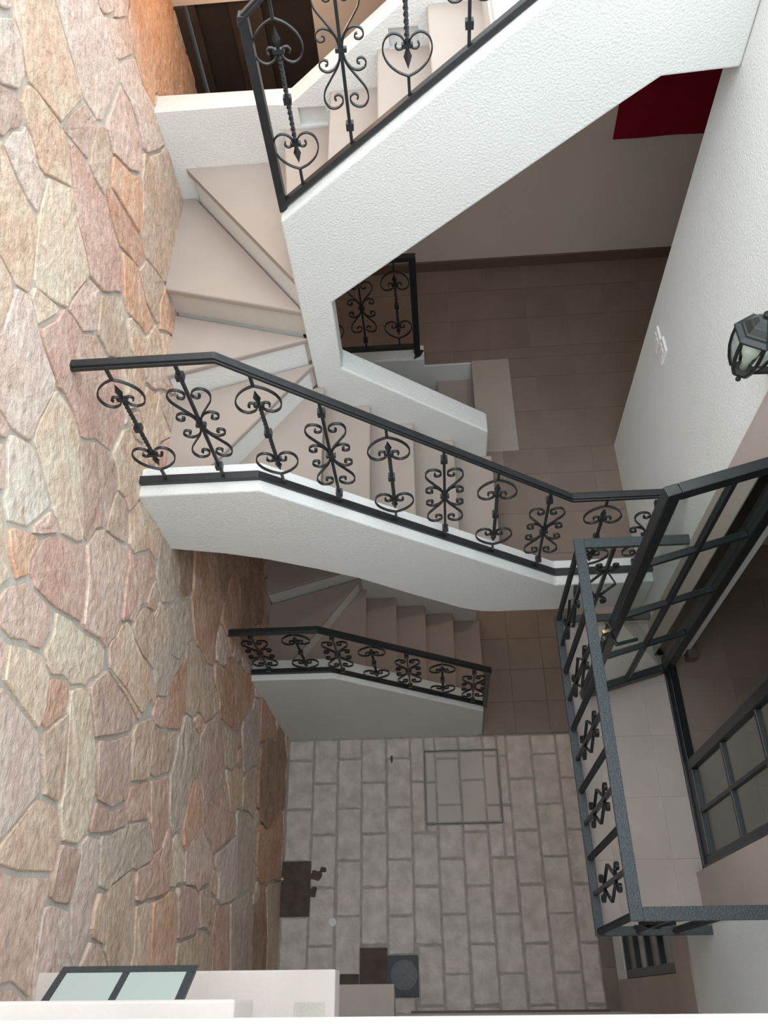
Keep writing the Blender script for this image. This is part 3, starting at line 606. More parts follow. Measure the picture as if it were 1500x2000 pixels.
3 108,7022 87,6927 216,6786 252,6762 488,6872 523,6904 482,7032 466,7136 437,7198 176,7194 144,7146
0 962,5988 730,5981 673,5994 624,5946 588,5882 546,5864 525,5804 599,5709 673,5562 694,5514 721,5501 780,5510 928,5502 1024,5552 1016,5920 998,5978
10 5241,2169 5014,1986 4980,1920 4986,1766 5146,1717 5186,1716 5237,1687 5338,1662 5428,1692 5440,1720 5438,2168 5416,2186 5310,2210 5277,2203
5 3502,6652 3646,6654 3759,6761 3734,6954 3548,7054 3445,7104 3316,6938 3421,6681
6 4730,1650 4886,1664 4938,1713 4969,1771 4964,1954 4760,2060 4688,2091 4584,1936 4554,1860 4666,1656
6 4781,2239 4876,2414 4866,2456 4624,2624 4578,2673 4526,2614 4492,2548 4396,2354 4402,2323 4672,2112 4728,2142 4770,2200
10 5440,5150 5432,5203 5374,5136 5360,5060 5380,5000 5414,4934 5438,4932
0 1821,5951 1844,5924 1926,5914 2066,5964 2161,6029 2168,6068 2118,6298 2090,6310 2002,6304 1766,6274 1802,6002
5 4752,2073 4978,1966 5218,2162 5262,2214 5182,2323 5088,2444 4904,2426 4800,2260 4776,2184 4716,2114 4716,2096
3 3329,6531 3306,6488 3328,6428 3364,6384 3454,6324 3520,6310 3658,6322 3658,6428 3627,6638 3432,6657
5 3010,290 2952,201 3040,20 3062,2 3438,2 3450,30 3429,158 3393,404 3356,446 3154,495 3114,456
4 4633,6633 4605,6705 4540,6736 4492,6718 4426,6624 4416,6564 4327,6328 4388,6268 4471,6201 4538,6172 4611,6219 4704,6326
4 5440,2600 5434,2784 5300,2790 5261,2776 5182,2778 5154,2716 5136,2583 5102,2478 5122,2422 5274,2224 5434,2197
3 4331,6369 4406,6574 4412,6628 4442,6658 4472,6726 4187,6766 4154,6756 4022,6648 4044,6394 4150,6314 4298,6322
3 5238,6122 5112,5998 5114,5954 5192,5792 5296,5775 5334,5754 5377,5756 5428,5752 5439,5771 5436,6186 5378,6208 5333,6208 5279,6171
2 2964,144 2928,218 2742,264 2685,225 2528,32 2507,8 2530,0 3027,2 3030,20
7 1415,3613 1398,3728 1366,3776 1282,3784 1246,3734 1254,3634 1286,3577 1374,3586
0 202,5812 291,5772 466,5794 509,5821 536,5874 578,5892 642,5988 636,6046 594,6134 546,6316 500,6340 384,6354 232,6405 134,6376 108,6346 128,6308 123,6261 158,6118 161,6021 198,5888 191,5830
2 289,5611 294,5755 209,5799 182,5804 72,5768 -62,5751 -80,5710 -80,5420 -71,5236 32,5268 240,5290 265,5318 271,5549
8 1740,6820 1876,6804 1938,6939 1871,7192 1720,7200 1526,7194 1518,7092 1496,7028 1636,6826
7 3109,2751 3064,2587 3079,2519 3351,2372 3434,2496 3476,2564 3476,2596 3410,2740 3348,2838 3307,2856 3184,2855 3144,2826
4 2813,3633 2900,3611 2946,3624 3162,3768 3224,3826 3154,4058 3129,4099 3104,4107 3062,4096 2950,4110 2846,4102 2815,4085 2705,3966 2742,3752 2772,3652
5 2909,1299 2952,1172 2984,1144 3086,1115 3146,1184 3247,1363 3259,1401 3255,1456 3161,1584 3054,1576 2862,1509
5 2325,2142 2388,2231 2351,2322 2310,2346 2156,2353 2158,2228 2194,2144 2263,2084 2318,2122
3 2701,6959 2642,6821 2734,6704 2949,6701 3014,6716 3107,6883 3129,6959 2899,7199 2816,7194
10 -80,3770 -72,3567 63,3687 78,3828 -42,4018 -68,4037 -80,4010
10 5261,269 5221,229 5226,6 5419,1 5439,21 5436,342
3 481,5259 546,5274 608,5312 686,5507 600,5690 526,5786 501,5798 432,5778 328,5764 304,5726 299,5601 281,5539 281,5311 292,5282 342,5242
7 3162,1002 3202,962 3402,954 3430,990 3484,1136 3585,1334 3576,1366 3542,1404 3279,1401 3156,1174 3095,1096
3 0,4590 46,4733 36,4836 6,4896 -72,4943 -80,4920 -78,4502 -63,4494 -45,4505
5 4162,522 4238,466 4508,572 4520,620 4516,746 4458,838 4373,923 4326,975 4250,970 4184,916 4027,733 4028,638
5 -80,2710 -78,2363 -65,2356 -14,2404 23,2466 28,2512 50,2650 14,2784 -34,2846 -74,2844
0 599,6859 523,6878 254,6736 214,6431 321,6381 548,6336 661,6468
5 4592,5082 4578,5148 4536,5176 4491,5179 4436,5164 4404,5070 4412,4982 4431,4941 4462,4902 4573,4874 4599,4880 4609,4970
3 4129,3073 4284,3196 4382,3254 4408,3291 4286,3536 4246,3556 4212,3556 4040,3569 4012,3558 3942,3288 3948,3258 4032,3152 4102,3082
5 3908,2292 3816,2182 3902,1792 3956,1774 4170,1840 4218,1879 4219,2080 4196,2286 3978,2354
3 4502,6932 4378,7148 4329,7199 4078,7196 4098,7148 4124,6994 4167,6797 4187,6777 4242,6762 4421,6742 4522,6748 4545,6774 4558,6858
2 -80,1260 -79,1141 -68,1122 -36,1126 11,1169 40,1220 76,1340 69,1469 54,1514 6,1616 -76,1682
0 3704,2934 3786,2875 4050,2990 4109,3041 4108,3068 3978,3208 3928,3258 3706,3264 3606,3048
3 2686,454 2674,404 2742,283 2939,231 2966,244 3129,511 3106,646 3075,704 2911,699 2750,669
2 3148,4362 3124,4180 3144,4138 3390,4290 3408,4312 3397,4357 3361,4422 3276,4522 3179,4441
8 2560,6840 2618,6842 2652,6868 2694,6986 2796,7189 2770,7200 2520,7200 2302,7198 2281,7061 2302,7012 2449,6849
3 5172,3352 5146,3416 5068,3498 4909,3431 4892,3369 4888,3111 4870,3030 4888,2964 4904,2954 5053,2924 5085,2935 5126,2994 5228,3242 5216,3296
5 3296,3824 3266,3802 3346,3656 3395,3465 3472,3442 3530,3449 3599,3434 3646,3514 3713,3678 3558,3848 3522,3864
3 1984,2604 2032,2502 2128,2446 2220,2570 2239,2671 2239,2739 2170,2790 2120,2800 2032,2788 1973,2748 1966,2672
10 2950,3490 2918,3588 2798,3628 2696,3602 2604,3556 2574,3507 2581,3391 2630,3260 2674,3214 2724,3194 2822,3122 2912,3109 2944,3206 2996,3293
2 4372,4442 4425,4406 4655,4624 4644,4818 4618,4858 4470,4886 4394,4816 4354,4736 4346,4590 4322,4529 4334,4484
5 1038,5598 1036,5562 1054,5544 1158,5542 1323,5597 1398,5652 1468,5789 1368,5918 1300,5986 1152,5984 1022,5958
1 570,7200 481,7199 461,7180 530,6910 590,6880 720,6910 783,6937 853,7194
3 -80,7150 -74,6936 52,6938 76,6964 99,7041 152,7196 -59,7199 -78,7188
3 -51,1109 -74,1104 -80,1080 -79,561 -62,536 14,616 66,694 96,783 96,917 36,1046
3 2508,4681 2484,4646 2474,4574 2513,4478 2566,4524 2610,4570 2626,4626 2558,4694
5 3561,1459 3552,1421 3564,1394 3604,1344 3644,1324 3840,1300 3960,1320 3973,1328 3966,1420 3940,1560 3939,1709 3918,1768 3862,1768 3588,1714 3561,1599
1 4570,7200 4390,7200 4364,7189 4488,6958 4559,6881 4585,6885 4675,6995 4774,7086 4800,7170 4779,7199
10 5272,4228 5224,4206 5192,4112 5266,3996 5274,3944 5337,3817 5397,3727 5428,3722 5439,3741 5438,4238 5370,4250
0 -50,6920 -74,6914 -80,6890 -78,6382 -59,6371 101,6366 196,6414 234,6632 236,6756 75,6924
5 3892,232 4019,182 4186,264 4224,458 4128,548 4014,633 3818,442 3810,330 3823,272
7 4520,3210 4425,3284 4394,3246 4358,3232 4165,3085 4135,3046 4192,2882 4224,2854 4359,2799 4575,2696 4614,2786 4716,2923
7 2992,716 3078,732 3174,968 3076,1096 3016,1126 2950,1146 2831,1099 2654,1022 2624,976 2624,904 2754,694
7 4532,746 4826,864 4916,934 4882,1142 4721,1211 4639,1228 4610,1220 4345,986 4395,905 4468,838
7 3972,4142 3930,4180 3872,4184 3774,4138 3732,4138 3659,4111 3544,3880 3629,3779 3722,3686 3858,3692 3912,3714 4026,4083
5 4574,3134 4642,3032 4724,2944 4864,2966 4874,2982 4860,3050 4876,3120 4882,3362 4888,3409 4876,3426 4818,3448 4710,3456 4461,3299 4455,3284 4518,3228
3 4001,761 4036,764 4174,926 4246,991 4096,1276 4024,1304 3952,1304 3854,1276 3782,899
1 2982,7142 3114,6984 3152,6952 3191,6941 3302,6948 3414,7086 3449,7141 3448,7188 3429,7199 2951,7199 2935,7184
7 3552,2596 3719,2621 3752,2738 3766,2860 3601,3031 3576,3034 3444,3006 3337,2868 3444,2704 3481,2611
5 646,996 701,941 768,916 804,952 814,1012 800,1030 763,1042 698,1108 663,1118 626,1088
1 3771,2581 3935,2425 3968,2422 4057,2583 4126,2778 4184,2872 4169,2909 4128,3018 4113,3026 4046,2968 3785,2855 3740,2640
10 860,7160 832,7098 799,6909 961,6831 996,6834 1114,6886 1166,6904 1186,6940 1099,7189 1070,7200 891,7199
1 86,3142 67,3198 -22,3288 -76,3312 -80,3000 -74,2866 -44,2864 -3,2892 19,2931 64,2962 104,3052 106,3107
5 4977,3923 4942,3898 4937,3876 5001,3691 5074,3548 5360,3700 5384,3718 5264,3944 5256,3996 5195,4084 5164,4076
5 1920,4050 1816,4106 1772,4108 1756,4078 1768,3998 1834,3954 1886,3954 1943,4032
2 639,6680 642,6612 678,6479 828,6492 928,6532 940,6730 949,6799 936,6826 786,6905 752,6904 617,6864 612,6801
8 2714,1634 2706,1676 2638,1768 2570,1820 2448,1854 2381,1769 2370,1720 2376,1642 2382,1592 2422,1502 2469,1446 2729,1541 2736,1587
5 1500,0 1537,2 1546,17 1526,66 1496,96 1432,94 1378,72 1297,6
3 4962,6672 4740,6689 4641,6669 4684,6434 4726,6316 4760,6310 4892,6298 5122,6538 5128,6618 5105,6654
10 4601,4131 4542,4232 4502,4262 4436,4366 4411,4378 4346,4324 4284,4296 4238,4242 4104,4146 4058,4096 4086,4066 4134,4014 4216,3976 4300,3910 4389,3859 4449,3851 4557,3883 4645,3964 4638,4078
5 1082,1968 1038,1932 1012,1861 1042,1832 1090,1840 1144,1888 1128,1968
1 4026,6408 4008,6638 3936,6696 3772,6734 3662,6648 3641,6600 3672,6352 3712,6292 3758,6282 3863,6326 3896,6325 4006,6374
3 3780,460 3818,462 3995,635 4010,720 4004,744 3976,766 3816,866 3772,874 3624,846 3554,806 3550,580 3576,536
2 83,4207 89,4249 76,4306 6,4436 -46,4474 -74,4474 -80,4330 -74,4057
5 1231,1072 1258,1082 1304,1146 1310,1190 1299,1219 1220,1256 1188,1232 1144,1140
7 2474,4034 2622,3992 2690,3984 2715,3995 2814,4109 2791,4161 2719,4229 2638,4278 2532,4276 2475,4302 2464,4150 2478,4098
10 2888,4362 2856,4298 2856,4243 2836,4182 2846,4126 2870,4114 3074,4116 3114,4126 3124,4148 3026,4252 3025,4276 2976,4356 2930,4389
2 580,2300 574,2204 601,2181 676,2204 728,2272 732,2326 648,2384 590,2330
1 3322,6902 3289,6929 3162,6934 3134,6916 3026,6699 3120,6530 3288,6496 3406,6654 3376,6786
1 2527,6363 2465,6336 2476,6186 2534,6154 2618,6142 2664,6156 2706,6204 2764,6348 2704,6424
5 1272,2375 1233,2358 1250,2290 1294,2235 1330,2250 1369,2262 1374,2314 1302,2372
3 2266,4076 2373,3994 2451,4028 2468,4091 2452,4151 2463,4294 2446,4346 2359,4369 2286,4364 2231,4259 2232,4172
2 2275,7188 2250,7200 1888,7196 1904,7094 1939,6989 1956,6946 1978,6942 2095,6994 2254,7036 2278,7122
1 3590,2110 3528,1778 3601,1731 3844,1776 3884,1786 3889,1819 3806,2172 3602,2138
3 4904,1643 4974,1334 4992,1303 5091,1336 5160,1330 5198,1342 5246,1424 5263,1496 5316,1633 5296,1666 5244,1674 5187,1706 4991,1748
7 1551,1961 1490,1969 1473,1958 1474,1864 1532,1802 1590,1820 1634,1862 1588,1938
7 1800,0 1982,4 1903,53 1870,66 1800,60 1744,11
5 4835,92 4822,219 4836,310 4818,338 4656,344 4612,308 4517,173 4434,46 4433,2 4809,1 4828,12
1 1247,6737 1302,6572 1335,6525 1367,6514 1452,6588 1498,6672 1555,6725 1584,6786 1616,6814 1618,6838 1496,7006 1284,6966 1208,6932 1194,6910 1226,6836
0 3332,2218 3364,2252 3359,2339 3304,2394 3098,2498 3076,2494 3042,2428 3024,2340 3042,2262 3114,2184 3259,2152
3 3599,7039 3684,6984 3756,6965 3971,7188 3920,7200 3472,7198 3461,7179 3466,7116
6 4509,1459 4539,1453 4556,1464 4654,1648 4548,1848 4446,1843 4284,1826 4282,1772 4336,1496
3 861,5491 781,5499 694,5476 633,5311 673,5263 746,5246 824,5246 878,5282 920,5360 948,5478
5 2152,542 2166,516 2204,494 2304,454 2334,456 2359,491 2356,676 2341,694 2288,666 2192,674 2134,646 2122,582
1 5440,640 5436,1042 5304,976 5208,893 5158,872 5134,846 5134,824 5164,784 5420,570 5438,573
3 4840,7200 4812,7188 4816,7126 5062,6966 5165,7065 5285,7175 5287,7198
3 2604,424 2390,469 2336,434 2316,318 2314,203 2408,38 2444,4 2486,14 2535,55 2675,235 2724,275 2659,409
1 4141,6269 4111,6089 4124,6024 4204,5964 4340,5934 4462,6018 4528,6083 4519,6159 4318,6308 4182,6308 4154,6296
10 3970,3460 4004,3578 3918,3694 3732,3668 3707,3643 3658,3512 3622,3421 3686,3336 3701,3291 3721,3281 3923,3276 3956,3364
5 3280,1700 3206,1644 3182,1589 3206,1526 3259,1469 3276,1426 3519,1421 3546,1454 3551,1609 3569,1711 3556,1746 3498,1784 3400,1786
1 2280,2070 2252,2074 2204,2036 2182,1892 2211,1831 2246,1796 2328,1768 2364,1766 2424,1868 2386,1966 2308,2058
1 2234,6506 2228,6528 2121,6621 2074,6644 1890,6786 1854,6746 1819,6511 1774,6307 1789,6292 2120,6330 2206,6404 2234,6446
5 1781,2679 1794,2718 1760,2736 1704,2726 1632,2669 1671,2601 1709,2591 1768,2642
4 1444,2904 1494,2875 1516,2894 1534,2948 1528,3018 1504,3054 1489,3079 1454,3086 1421,3029 1411,2951
3 3442,3022 3566,3044 3598,3062 3688,3262 3674,3338 3618,3408 3531,3438 3462,3426 3404,3442 3306,3318 3382,3132
0 4060,0 4404,6 4418,32 4412,62 4286,176 4202,254 4024,166 4012,149 4021,21 4032,2
"""
rs = random.Random(11)
for line in STONES.strip().split('\n'):
    p = line.split(); c = int(p[0])
    P = [tuple(int(a)/1000 for a in q.split(',')) for q in p[1:]]
    JW = rs.choice((0.001, 0.004, 0.007, 0.011))
    n = len(P); cy = sum(a for a, b in P)/n; cz = sum(b for a, b in P)/n
    h = rs.uniform(0.010, 0.019)
    ty, tz = rs.uniform(-0.022, 0.022), rs.uniform(-0.022, 0.022)
    b = MB()
    def lift(y, z, k): return h*k + (y-cy)*ty + (z-cz)*tz
    def ins(q, d):
        dy, dz = cy-q[0], cz-q[1]; l = math.hypot(dy, dz) or 1
        k = min(0.6, d/l); return (q[0]+dy*k, q[1]+dz*k)
    P = [ins(q, JW) for q in P]
    R1 = [ins(q, 0.005) for q in P]; R2 = [ins(q, 0.06+0.03*rs.random()) for q in P]
    b.v += [(-0.02, y-cy, z-cz) for y, z in P]
    b.v += [(max(0.003, lift(y, z, 0.9)-0.002), y-cy, z-cz) for y, z in P]
    b.v += [(max(0.006, lift(y, z, 1.0)+rs.uniform(-.002, .002)), y-cy, z-cz) for y, z in R1]
    b.v += [(max(0.006, lift(y, z, 1.0)+rs.uniform(-.002, .004)), y-cy, z-cz) for y, z in R2]
    b.v.append((h+0.003, 0, 0))
    for i in range(n):
        j = (i+1) % n
        for k in range(3): b.f.append((k*n+i, k*n+j, (k+1)*n+j, (k+1)*n+i))
        b.f.append((3*n+i, 3*n+j, 4*n))
    o = b.build('stone', STONE[c]); o.location = (-1.506, cy, cz); attach(o, wl)
    for pl in o.data.polygons:
        pl.use_smooth = False

# ------------------------------------------------------------------ plain walls
W = MB()
DY0, DY1, DZ1 = 0.585, 1.845, 5.31            # balcony door opening
GY0, GY1, GZ0, GZ1 = 0.125, 1.45, 0.44, 2.08  # ground window opening
x0, x1 = XR, XR+0.20
W.box(x0, x1, -0.12, GY0, 0, 2.87).box(x0, x1, GY1, 3.485, 0, 2.87).box(x0, x1, GY0, GY1, 0, GZ0-0.01).box(x0, x1, GY0, GY1, GZ1, 2.87)
W.box(x0, x1, -0.12, DY0, 2.87, 6.45).box(x0, x1, DY1, 3.485, 2.87, 6.45).box(x0, x1, DY0, DY1, DZ1, 6.45)
wr = W.build('wall_right', M['plaster'])
tag(wr, 'white rough plastered wall on the right with the balcony door', 'wall', kind='structure')
wb = MB().box(-0.62, 4.2, YW, YW+0.2, 0, 6.2).box(-1.9, -0.62, YW, YW+0.2, 5.21, 6.2).box(-1.9, -0.62, YW, YW+0.2, 0, 2.9).build('wall_back', M['plaster_beige'])
tag(wb, 'beige corridor wall at the back above the brown skirting', 'wall', kind='structure')
wf = MB().box(-1.9, 1.6, -0.40, -0.095, 0, 6.3).build('wall_front', M['plaster'])
tag(wf, 'white house wall directly below the viewer at the bottom edge', 'wall', kind='structure')
sk = MB().box(-0.35, 1.25, -0.095, -0.078, 0, 0.10).build('baseboard_front', M['baseboard'])
tag(sk, 'reddish brown skirting at the foot of the near wall', 'baseboard', kind='structure')
bb = MB().box(-0.6, 4.2, YW-0.022, YW, 2.9, 3.0).build('baseboard_back', M['baseboard'], None, 0.004)
tag(bb, 'dark brown skirting along the first floor corridor wall', 'baseboard', kind='structure')
far = MB().box(4.2, 4.4, -0.4, 5.6, 0, 6.0).build('wall_far', M['plaster_beige'])
tag(far, 'inner wall of the rooms on the right of the stairs', 'wall', kind='structure')
rm = MB().box(x1, 4.2, -0.4, -0.2, 0, 5.79).box(x1, 4.2, 2.6, 2.8, 2.9, 5.8).build('wall_room', M['plaster_beige'])
tag(rm, 'side walls of the room behind the balcony door', 'wall', kind='structure')
ce = MB().box(x1, 4.2, -0.4, 3.485, 5.80, 6.0).build('ceiling', M['plaster_beige'])
tag(ce, 'ceiling of the room behind the balcony door', 'ceiling', kind='structure')

# ------------------------------------------------------------------ staircases
PIV = (-0.664, YI+0.014)
XS = -1.504
def nose_poly(k):
    """plan outline of winder tread k (6..9) and its nose line"""
    A6, A7, A8, A9 = (-1.386, YB), (XS, 3.08), (XS, 3.57), (-1.41, YK)
    if k == 6: return [PIV, A6, (XS, YB), A7], (PIV, A6)
    if k == 7: return [PIV, A7, A8], (PIV, A7)
    if k == 8: return [PIV, A8, (XS, YK), A9], (PIV, A8)
    if k == 9: return [PIV, A9, (-0.70, YK), (-0.66, YJ), (-0.66, YI)], (PIV, A9)
REAR = {10: -0.735, 11: -0.46, 12: -0.18, 13: 0.095, 14: 0.372}
def staircase(z0, x0, rise, label, last):
    s = empty('staircase', (x0, YB, z0), label, 'staircase', 'winding stone stairs')
    TH = 0.042
    for k in range(1, 6):                       # front flight, climbing to the left
        xn = x0-G*(k-1); z = z0+rise*k
        if k < 5:
            MB().box(xn-G-0.03, xn, YB, YI, z-TH, z).build('tread', M['tread'], s, 0.012, 3)
        else:
            MB().prism([(xn, YB), (xn, YI), (-0.70, YI), (-1.41, YB)], 'z', z-TH, z).build('tread', M['tread'], s, 0.012, 3)
        MB().box(xn-0.05, xn-0.028, YB, YI, z-rise, z-TH).build('riser', M['riser'], s)
    for k in range(6, 10):                      # winders against the stone wall
        poly, (a, b) = nose_poly(k); z = z0+rise*k
        d = Vector((b[0]-a[0], b[1]-a[1])).normalized(); nrm = Vector((-d.y, d.x))
        cx = sum(p[0] for p in poly)/len(poly); cy = sum(p[1] for p in poly)/len(poly)
        if (Vector((cx, cy))-Vector(a)).dot(nrm) < 0: nrm = -nrm        # towards the back of the tread
        MB().prism(poly, 'z', z-TH, z).build('tread', M['tread'], s, 0.012, 3)
        a2 = Vector(a)+nrm*0.022; b2 = Vector(b)+nrm*0.022; a3 = Vector(a)+nrm*0.045; b3 = Vector(b)+nrm*0.045
        MB().prism([tuple(a2), tuple(b2), tuple(b3), tuple(a3)], 'z', z-rise, z-TH).build('riser', M['riser'], s)
    for k in range(10, 14):                     # rear flight, climbing to the right
        xn = REAR[k]; z = z0+rise*k
        xa, xb_ = (-0.690, -0.765) if k == 10 else (xn, xn)
        MB().prism([(xa, YJ), (REAR[k+1]+0.03, YJ), (REAR[k+1]+0.03, YK), (xb_, YK)], 'z', z-TH, z).build('tread', M['tread'], s, 0.012, 3)
        MB().box(xn+0.028, xn+0.05, YJ, YK, z-rise, z-TH).build('riser', M['riser'], s)
    MB().box(REAR[14]+0.002, REAR[14]+0.022, YJ, YK, z0+rise*13, z0+rise*14-0.05).build('riser', M['riser'], s)
    # concrete body under the steps
    body = MB()
    body.prism([(x0-0.06, z0+0.005), (-0.70, z0-0.06+rise*(x0+0.70)/G), (-0.70, z0+rise*5-0.42), (x0-0.35, z0+0.0)], 'y', YB+0.01, YI-0.01)
    for k in range(6, 10):
        poly, _ = nose_poly(k); z = z0+rise*k
        cx = sum(p[0] for p in poly)/len(poly); cy = sum(p[1] for p in poly)/len(poly)
        body.prism([(cx+(px-cx)*0.93, cy+(py-cy)*0.93) for px, py in poly], 'z', z-0.35, z-TH-0.003)
    body.prism([(-0.70, z0+rise*9.13-0.26), (0.37, z0+rise*13-0.26), (0.37, z0+rise*13-0.06), (-0.70, z0+rise*9.13-0.06)], 'y', YJ+0.01, YK-0.01)
    body.build('soffit', M['plaster'], s)
    return s

s1 = staircase(0.0, 0.436, H1/14, 'lower flight of winding stone stairs rising from the courtyard passage', False)
s2 = staircase(H1, 0.446, (H2-H1)/14, 'upper flight of winding stone stairs rising from the first floor landing', True)

# parapets and stringers (parts of the staircases)
lp = [(-1.505, -0.02), (0.392, -0.02), (0.385, 0.70), (0.383, 0.735), (-0.83, 1.715), (-1.505, 1.725)]
MB().prism(lp, 'y', 2.19, YB-0.03).build('parapet', M['plaster'], s1, 0.010, 3)
MB().prism([(-1.52, 0), (0.40, 0), (0.40, 0.30), (-0.69, 1.16), (-0.69, 1.5), (-1.52, 1.5)], 'y', YB-0.03, YB).build('stair_side', M['plaster'], s1)
mp_ = [(-1.505, 3.875), (-1.20, 3.79), (-0.98, 3.70), (-0.70, 3.55), (-0.466, 3.406), (-0.162, 3.159), (0.166, 2.909), (0.30, 2.845), (0.40, 2.83), (XR-0.001, 2.83),
       (XR-0.001, 3.205), (0.757, 3.205), (-0.867, 4.44), (-1.505, 4.44)]
MB().prism(mp_, 'y', YA, YB).build('parapet', M['plaster'], s2, 0.010, 3)
st = [(0.41, 2.86), (0.41, 3.39), (-0.505, 4.11), (-0.497, 4.645), (0.873, 5.674), (1.046, 5.80), (XR-0.001, 5.815), (XR-0.001, 6.30), (0.755, 6.30), (-0.68, 5.205), (-0.68, 3.55), (-0.50, 3.42), (0.25, 2.86)]
MB().prism(st, 'y', YI, YJ).build('stringer', M['plaster'], s2, 0.012, 3)
s1st = [(0.41, 0.0), (0.41, 0.49), (-0.505, 1.20), (-0.497, 1.745), (0.40, 2.45), (0.40, 2.86), (0.24, 2.86), (-0.52, 3.40), (-0.68, 3.50), (-0.68, 0.0)]
MB().prism(s1st, 'y', YI, YJ).build('stringer', M['plaster'], s1, 0.012, 3)
# rear parapet of the upper stairs with two square step-light niches
NICHES = [(-0.66, -0.50, 5.01, 5.125), (-0.112, 0.048, 5.41, 5.525)]
def rtop(x): return 5.16 if x < -0.70 else 5.145+(x+0.70)*0.745
def rbot(x): return 4.15 if x < -0.9 else 4.15+(x+0.9)*0.82
cuts = sorted({-1.505, -0.9, -0.70, 0.75, -0.66, -0.50, -0.112, 0.048})
fl_ = MB()
for a, b in zip(cuts, cuts[1:]):
    nic = [q for q in NICHES if abs(q[0]-a) < 1e-6]
    if nic:
        q = nic[0]
        fl_.prism([(a, rbot(a)), (b, rbot(b)), (b, q[2]), (a, q[2])], 'y', YK, YK+0.05)
        fl_.prism([(a, q[3]), (b, q[3]), (b, rtop(b)), (a, rtop(a))], 'y', YK, YK+0.05)
    else:
        fl_.prism([(a, rbot(a)), (b, rbot(b)), (b, rtop(b)), (a, rtop(a))], 'y', YK, YK+0.05)
fl_.prism([(-1.505, 4.15), (-0.9, 4.15), (0.75, rbot(0.75)), (0.75, rtop(0.75)), (-0.70, 5.147), (-1.505, 5.16)], 'y', YK+0.05, YK+0.165)
fl_.build('rear_parapet', M['plaster'], s2)

# ------------------------------------------------------------------ wrought iron railings
BH = 0.850                                       # clear height of a baluster
HEART = catmull([(0.0, 0.0), (0.045, 0.022), (0.085, 0.062), (0.103, 0.112), (0.092, 0.160), (0.060, 0.182), (0.028, 0.172), (0.012, 0.148), (0.018, 0.122), (0.038, 0.116), (0.050, 0.130), (0.044, 0.144)], 4)
BIG = catmull([(0.008, 0.035), (0.022, 0.070), (0.060, 0.125), (0.090, 0.172), (0.096, 0.215), (0.078, 0.248), (0.046, 0.252), (0.020, 0.232), (0.018, 0.205), (0.036, 0.192), (0.052, 0.203), (0.046, 0.218)], 4)
SMALL = catmull([(0.008, 0.012), (0.016, 0.050), (0.038, 0.080), (0.068, 0.090), (0.094, 0.076), (0.098, 0.052), (0.082, 0.038), (0.064, 0.044), (0.064, 0.058), (0.074, 0.062)], 4)
def flip(path, sx, sz, z0): return [(sx*x, z0+sz*z) for x, z in path]
SW, ST_ = 0.014, 0.006
def smesh(paths): 
    b = MB()
    for p in paths: b.strip(p, SW, ST_)
    return b.mesh('scroll', M['iron'])
SCR = {}
for sx in (1, -1):
    SCR['hb', sx] = smesh([flip(HEART, sx, 1, 0.082)])
    SCR['ht', sx] = smesh([flip(HEART, sx, -1, BH-0.082)])
    for sz in (1, -1):
        SCR['big', sx, sz] = smesh([flip(BIG, sx, sz, BH/2)])
        SCR['small', sx, sz] = smesh([flip(SMALL, sx, sz, BH/2)])
BAR_A = MB().box(-.0065, .0065, -.0065, .0065, -0.03, 0.084).box(-.0065, .0065, -.0065, .0065, BH-0.084, BH+0.03).twisted(0.215, BH-0.215, 0.016, 4.0, 44).mesh('baluster', M['iron'])
BAR_B = MB().box(-.007, .007, -.007, .007, -0.03, BH+0.03).mesh('baluster', M['iron'])
KNUCKLE = MB().quadbox([(-.017,-.017,-.017),(.017,-.017,-.017),(.017,.017,-.017),(-.017,.017,-.017),(-.017,-.017,.017),(.017,-.017,.017),(.017,.017,.017),(-.017,.017,.017)]).mesh('knuckle', M['iron'])
COLLAR = MB().box(-.024, .024, -.011, .011, -.009, .009).mesh('collar', M['iron'])
def spear(s):
    return MB().lathe([(0.005, -0.04*s), (0.011, -0.012*s), (0.006, 0.0), (0.008, 0.018*s), (0.018, 0.046*s), (0.008, 0.076*s), (0.001, 0.098*s)], 4, rot=0).mesh('spear', M['iron'])
SP_UP, SP_DN = spear(1), spear(-1)
def baluster(parent, kind, x, y, z):
    o = place('baluster', BAR_A if kind == 'A' else BAR_B, parent, (x, y, z))
    add = lambda n, m, zz=0.0: place(n, m, o, (0, 0, zz), True)
    if kind == 'A':
        for sx in (1, -1): add('scroll', SCR['hb', sx]); add('scroll', SCR['ht', sx])
        add('collar', COLLAR, 0.212); add('collar', COLLAR, BH-0.212); add('knuckle', KNUCKLE, BH/2)
        add('spear', SP_DN, 0.212); add('spear', SP_UP, BH-0.212)
    else:
        for sx in (1, -1):
            for sz in (1, -1): add('scroll', SCR['big', sx, sz]); add('scroll', SCR['small', sx, sz])
        add('collar', COLLAR, BH/2); add('knuckle', KNUCKLE, 0.085); add('knuckle', KNUCKLE, BH-0.085)
def rail(path, y, w, h, name, parent, material=None, bevel=0.004):
    """path in x-z; bar of width w (along y) and vertical height h"""
    poly = [(x, z+h/2) for x, z in path] + [(x, z-h/2) for x, z in reversed(path)]
    return MB().prism(poly, 'y', y-w/2, y+w/2).build(name, material or M['iron'], parent, bevel, 2)
def grooved(path, y, name, parent):
    r = rail(path, y, 0.054, 0.020, name, parent)
    rail([(x, z+0.014) for x, z in path], y, 0.036, 0.014, 'rail_cap', r)
    return r

